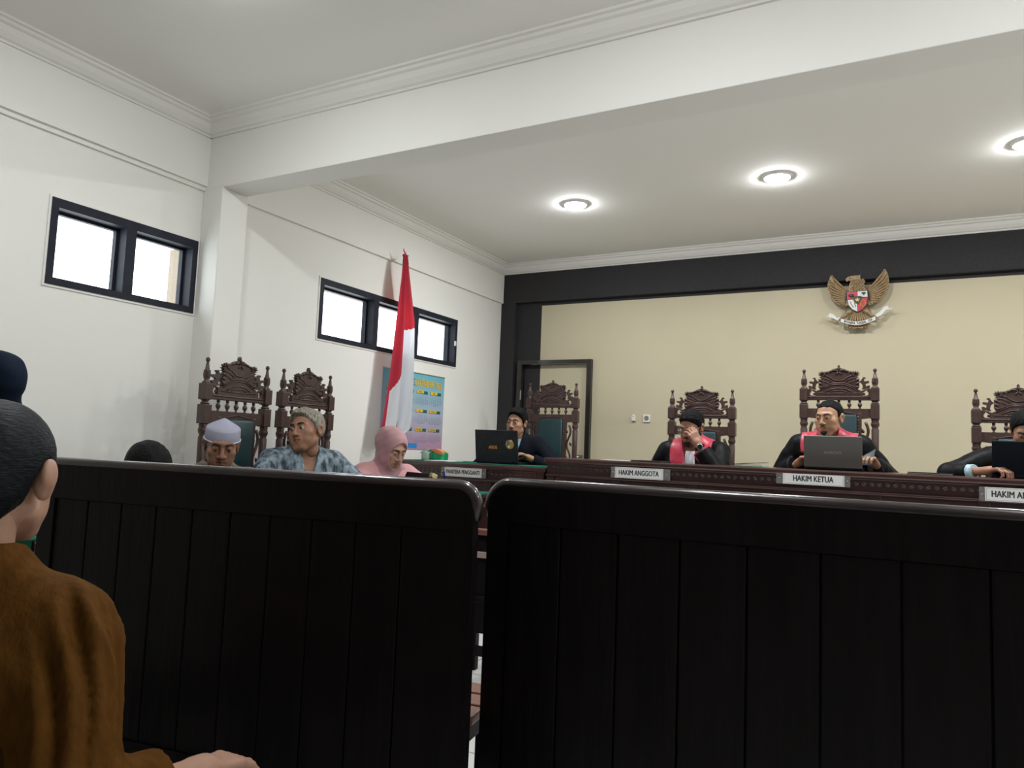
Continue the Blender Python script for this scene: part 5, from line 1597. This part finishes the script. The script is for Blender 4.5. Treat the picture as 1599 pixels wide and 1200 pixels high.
# replace the plain blouse with a finer one: gathered shoulders, long soft folds down the sleeves
u, tz, shd, eld, wrd = cx['u'], cx['tz'], cx['sh'], cx['el'], cx['wri']
def blouse(P):
    d = cx['torso'](P, .022)
    d = d - .004 * noise3(P * np.array([1, 1, .25], F), 60, 2)
    for s in (-1, 1):
        a, b, c = shd[s].astype(F), eld[s].astype(F), wrd[s].astype(F)
        up_ = (b - a); L = np.linalg.norm(up_); ax = up_ / L
        q = P - a; t = q @ ax / L
        ref = np.cross(ax, np.array([0, 1, 0], F)); ref /= np.linalg.norm(ref); ref2 = np.cross(ax, ref)
        ang = np.arctan2(q @ ref2, q @ ref)
        wob = .6 * np.sin(t * 5 + s) + 1.4 * t
        pl = np.abs(np.sin(ang * 4.5 + wob)) ** .7 - .55 + .25 * np.sin(ang * 13 + wob * 2)
        amp = np.interp(t, [-.3, -.05, .12, .6, 1.1], [.0, .018, .022, .016, .009]).astype(F)
        r0 = np.interp(t, [-.2, 0, .15, .5, 1.0], [.050, .064, .071, .070, .066]).astype(F)
        ph = ((ang * 1.9 + wob * .8) / PI) % 1.0 - .5
        cr_ = np.exp(-(ph / .10) ** 2) * np.interp(t, [-.1, .05, .7, 1.1], [0, 1, .8, .3]).astype(F)
        d1 = cap(P, a + [0, 0, .012], b, 0.0) - r0 - amp * pl - .008 * cr_
        q2 = P - b; ax2 = (c - b) / np.linalg.norm(c - b); L2 = np.linalg.norm(c - b); t2 = q2 @ ax2 / L2
        r2 = np.interp(t2, [-.2, .0, .3, .50, .55, .64], [.064, .066, .064, .055, .048, .048]).astype(F)
        d2 = cap(P, b, b + (c - b) * .60, 0.0) - r2 - .006 * noise3(P, 70, 6) * (t2 < .5)
        d2 = np.maximum(d2, (t2 - .62) * L2)
        # rolled cuff
        d2 = smin(d2, np.maximum(cap(P, b + (c - b) * .54, b + (c - b) * .62, .057), (t2 - .635) * L2), .006)
        d = smin(d, smin(d1, d2, .03) * .85, .030)
    # seam dip where the sleeve is set in
    d = np.maximum(d, -.14 - P[:, 2])
    return smax(d, -cap(P, u * (tz - .012), cx['hc'], .054), .006)
bl = cx['g']
V, Q = snet(blouse, cx['lo'] - .03, cx['hi'] + .03, .0062)
old = bl.data
bl.data = np_mesh('blouse', cx['T'](V), Q); bl.data.materials.append(M_BLOUSE)
bpy.data.meshes.remove(old)
collar(cx, M_BLOUSE, r=.054, opening=0, z0=-.03, z1=.022, th=.005, name='collar_band')
def bhair(P):
    q = P
    d = ell(q, (0, .020, .034), (.088, .110, .100))
    d = smin(d, ell(q, (0, .085, -.02), (.058, .045, .060)), .04)      # coil at the nape
    s = np.sin((q[:, 2] * 1.0 - q[:, 1] * .75 + .18 * np.abs(q[:, 0])) * 420 + 3 * noise3(q, 40, 1))
    d = d - .0003 * s - .0015 * noise3(q, 60, 2)
    zx = np.interp(q[:, 1], [-.14, -.08, -.05, -.02, .0, .03, .05, .13], [.085, .07, .03, .0, -.002, -.035, -.066, -.085]).astype(F)
    d = smax(d, (zx - q[:, 2]) * .75, .006)
    return smax(d, -ell(q, (0, .016, -.006), (.2, .027, .042)), .006)
cx['headchild']('hair', bhair, (-.13, -.15, -.13), (.13, .18, .17), .0034, HBK)
bm = sphere(bmesh.new(), cx['hv']((.083, .014, -.046)), .0042, 8); obj('earring', bm, mat('pearl', (.7, .68, .62), .25), cx['o'])

# things on the party table
t = empty('clutch_folder', (-2.765, 3.80, .795), R(-22)); tag(t, 'black folder with a gold clip in front of the woman in pink', 'folder')
o = obj('cover', box(-.16, .16, -.012, .012, 0, .15, bev=.004), M_BLACKPLASTIC, t); o.rotation_euler = (R(-24), 0, 0)
bm = bmesh.new(); B(bm, .125, .165, -.020, .020, .125, .155, bev=.006); o2 = obj('clip', bm, mat('gold_clip', (.55, .45, .22), .3, metal=.8), o)
t = empty('pen_cup', (-2.725, 4.12, .795)); tag(t, 'small black pen cup on the green table cloth', 'cup')
obj('cup', lathe(bmesh.new(), [(.032, 0), (.034, .09), (.031, .09), (.029, .006)], 16), M_BLACKPLASTIC, t)
t = empty('ballpoint_pen', (-2.725, 4.12, .80), 0); tag(t, 'blue pen sticking up above the bench back', 'pen')
M_PEN = mat('blue_pen_plastic', (.01, .015, .22), .3)
b = obj('barrel', lathe(bmesh.new(), [(.003, .005), (.006, .02), (.006, .135), (.004, .14)], 10), M_PEN, t); b.rotation_euler = (R(6), R(-5), 0)
obj('cap', lathe(bmesh.new(), [(.0075, .095), (.0075, .142), (.005, .147)], 10), M_PEN, b)

for nm, x, y, h, lb in (('stool', -3.14, 2.575, .37, 'low dark stool under the man in the white cap'), ('stool', -2.95, 2.02, .31, 'low dark stool under the person whose crown shows'), ('stool', -3.20, 4.00, .41, 'low dark stool under the woman in pink'), ('stool', -2.83, 1.44, .505, 'dark stool under the person in the navy headscarf')):
    t = empty('stool', (x, y, 0)); tag(t, lb, 'stool', 'low stools at the party table')
    obj('seat', box(-.17, .17, -.15, .15, h - .03, h, bev=.006), M_BENCH, t)
    for a_ in (-1, 1):
        for b_ in (-1, 1):
            obj('leg', box(a_ * .14 - .02, a_ * .14 + .02, b_ * .12 - .02, b_ * .12 + .02, 0, h - .03), M_BENCH, t)
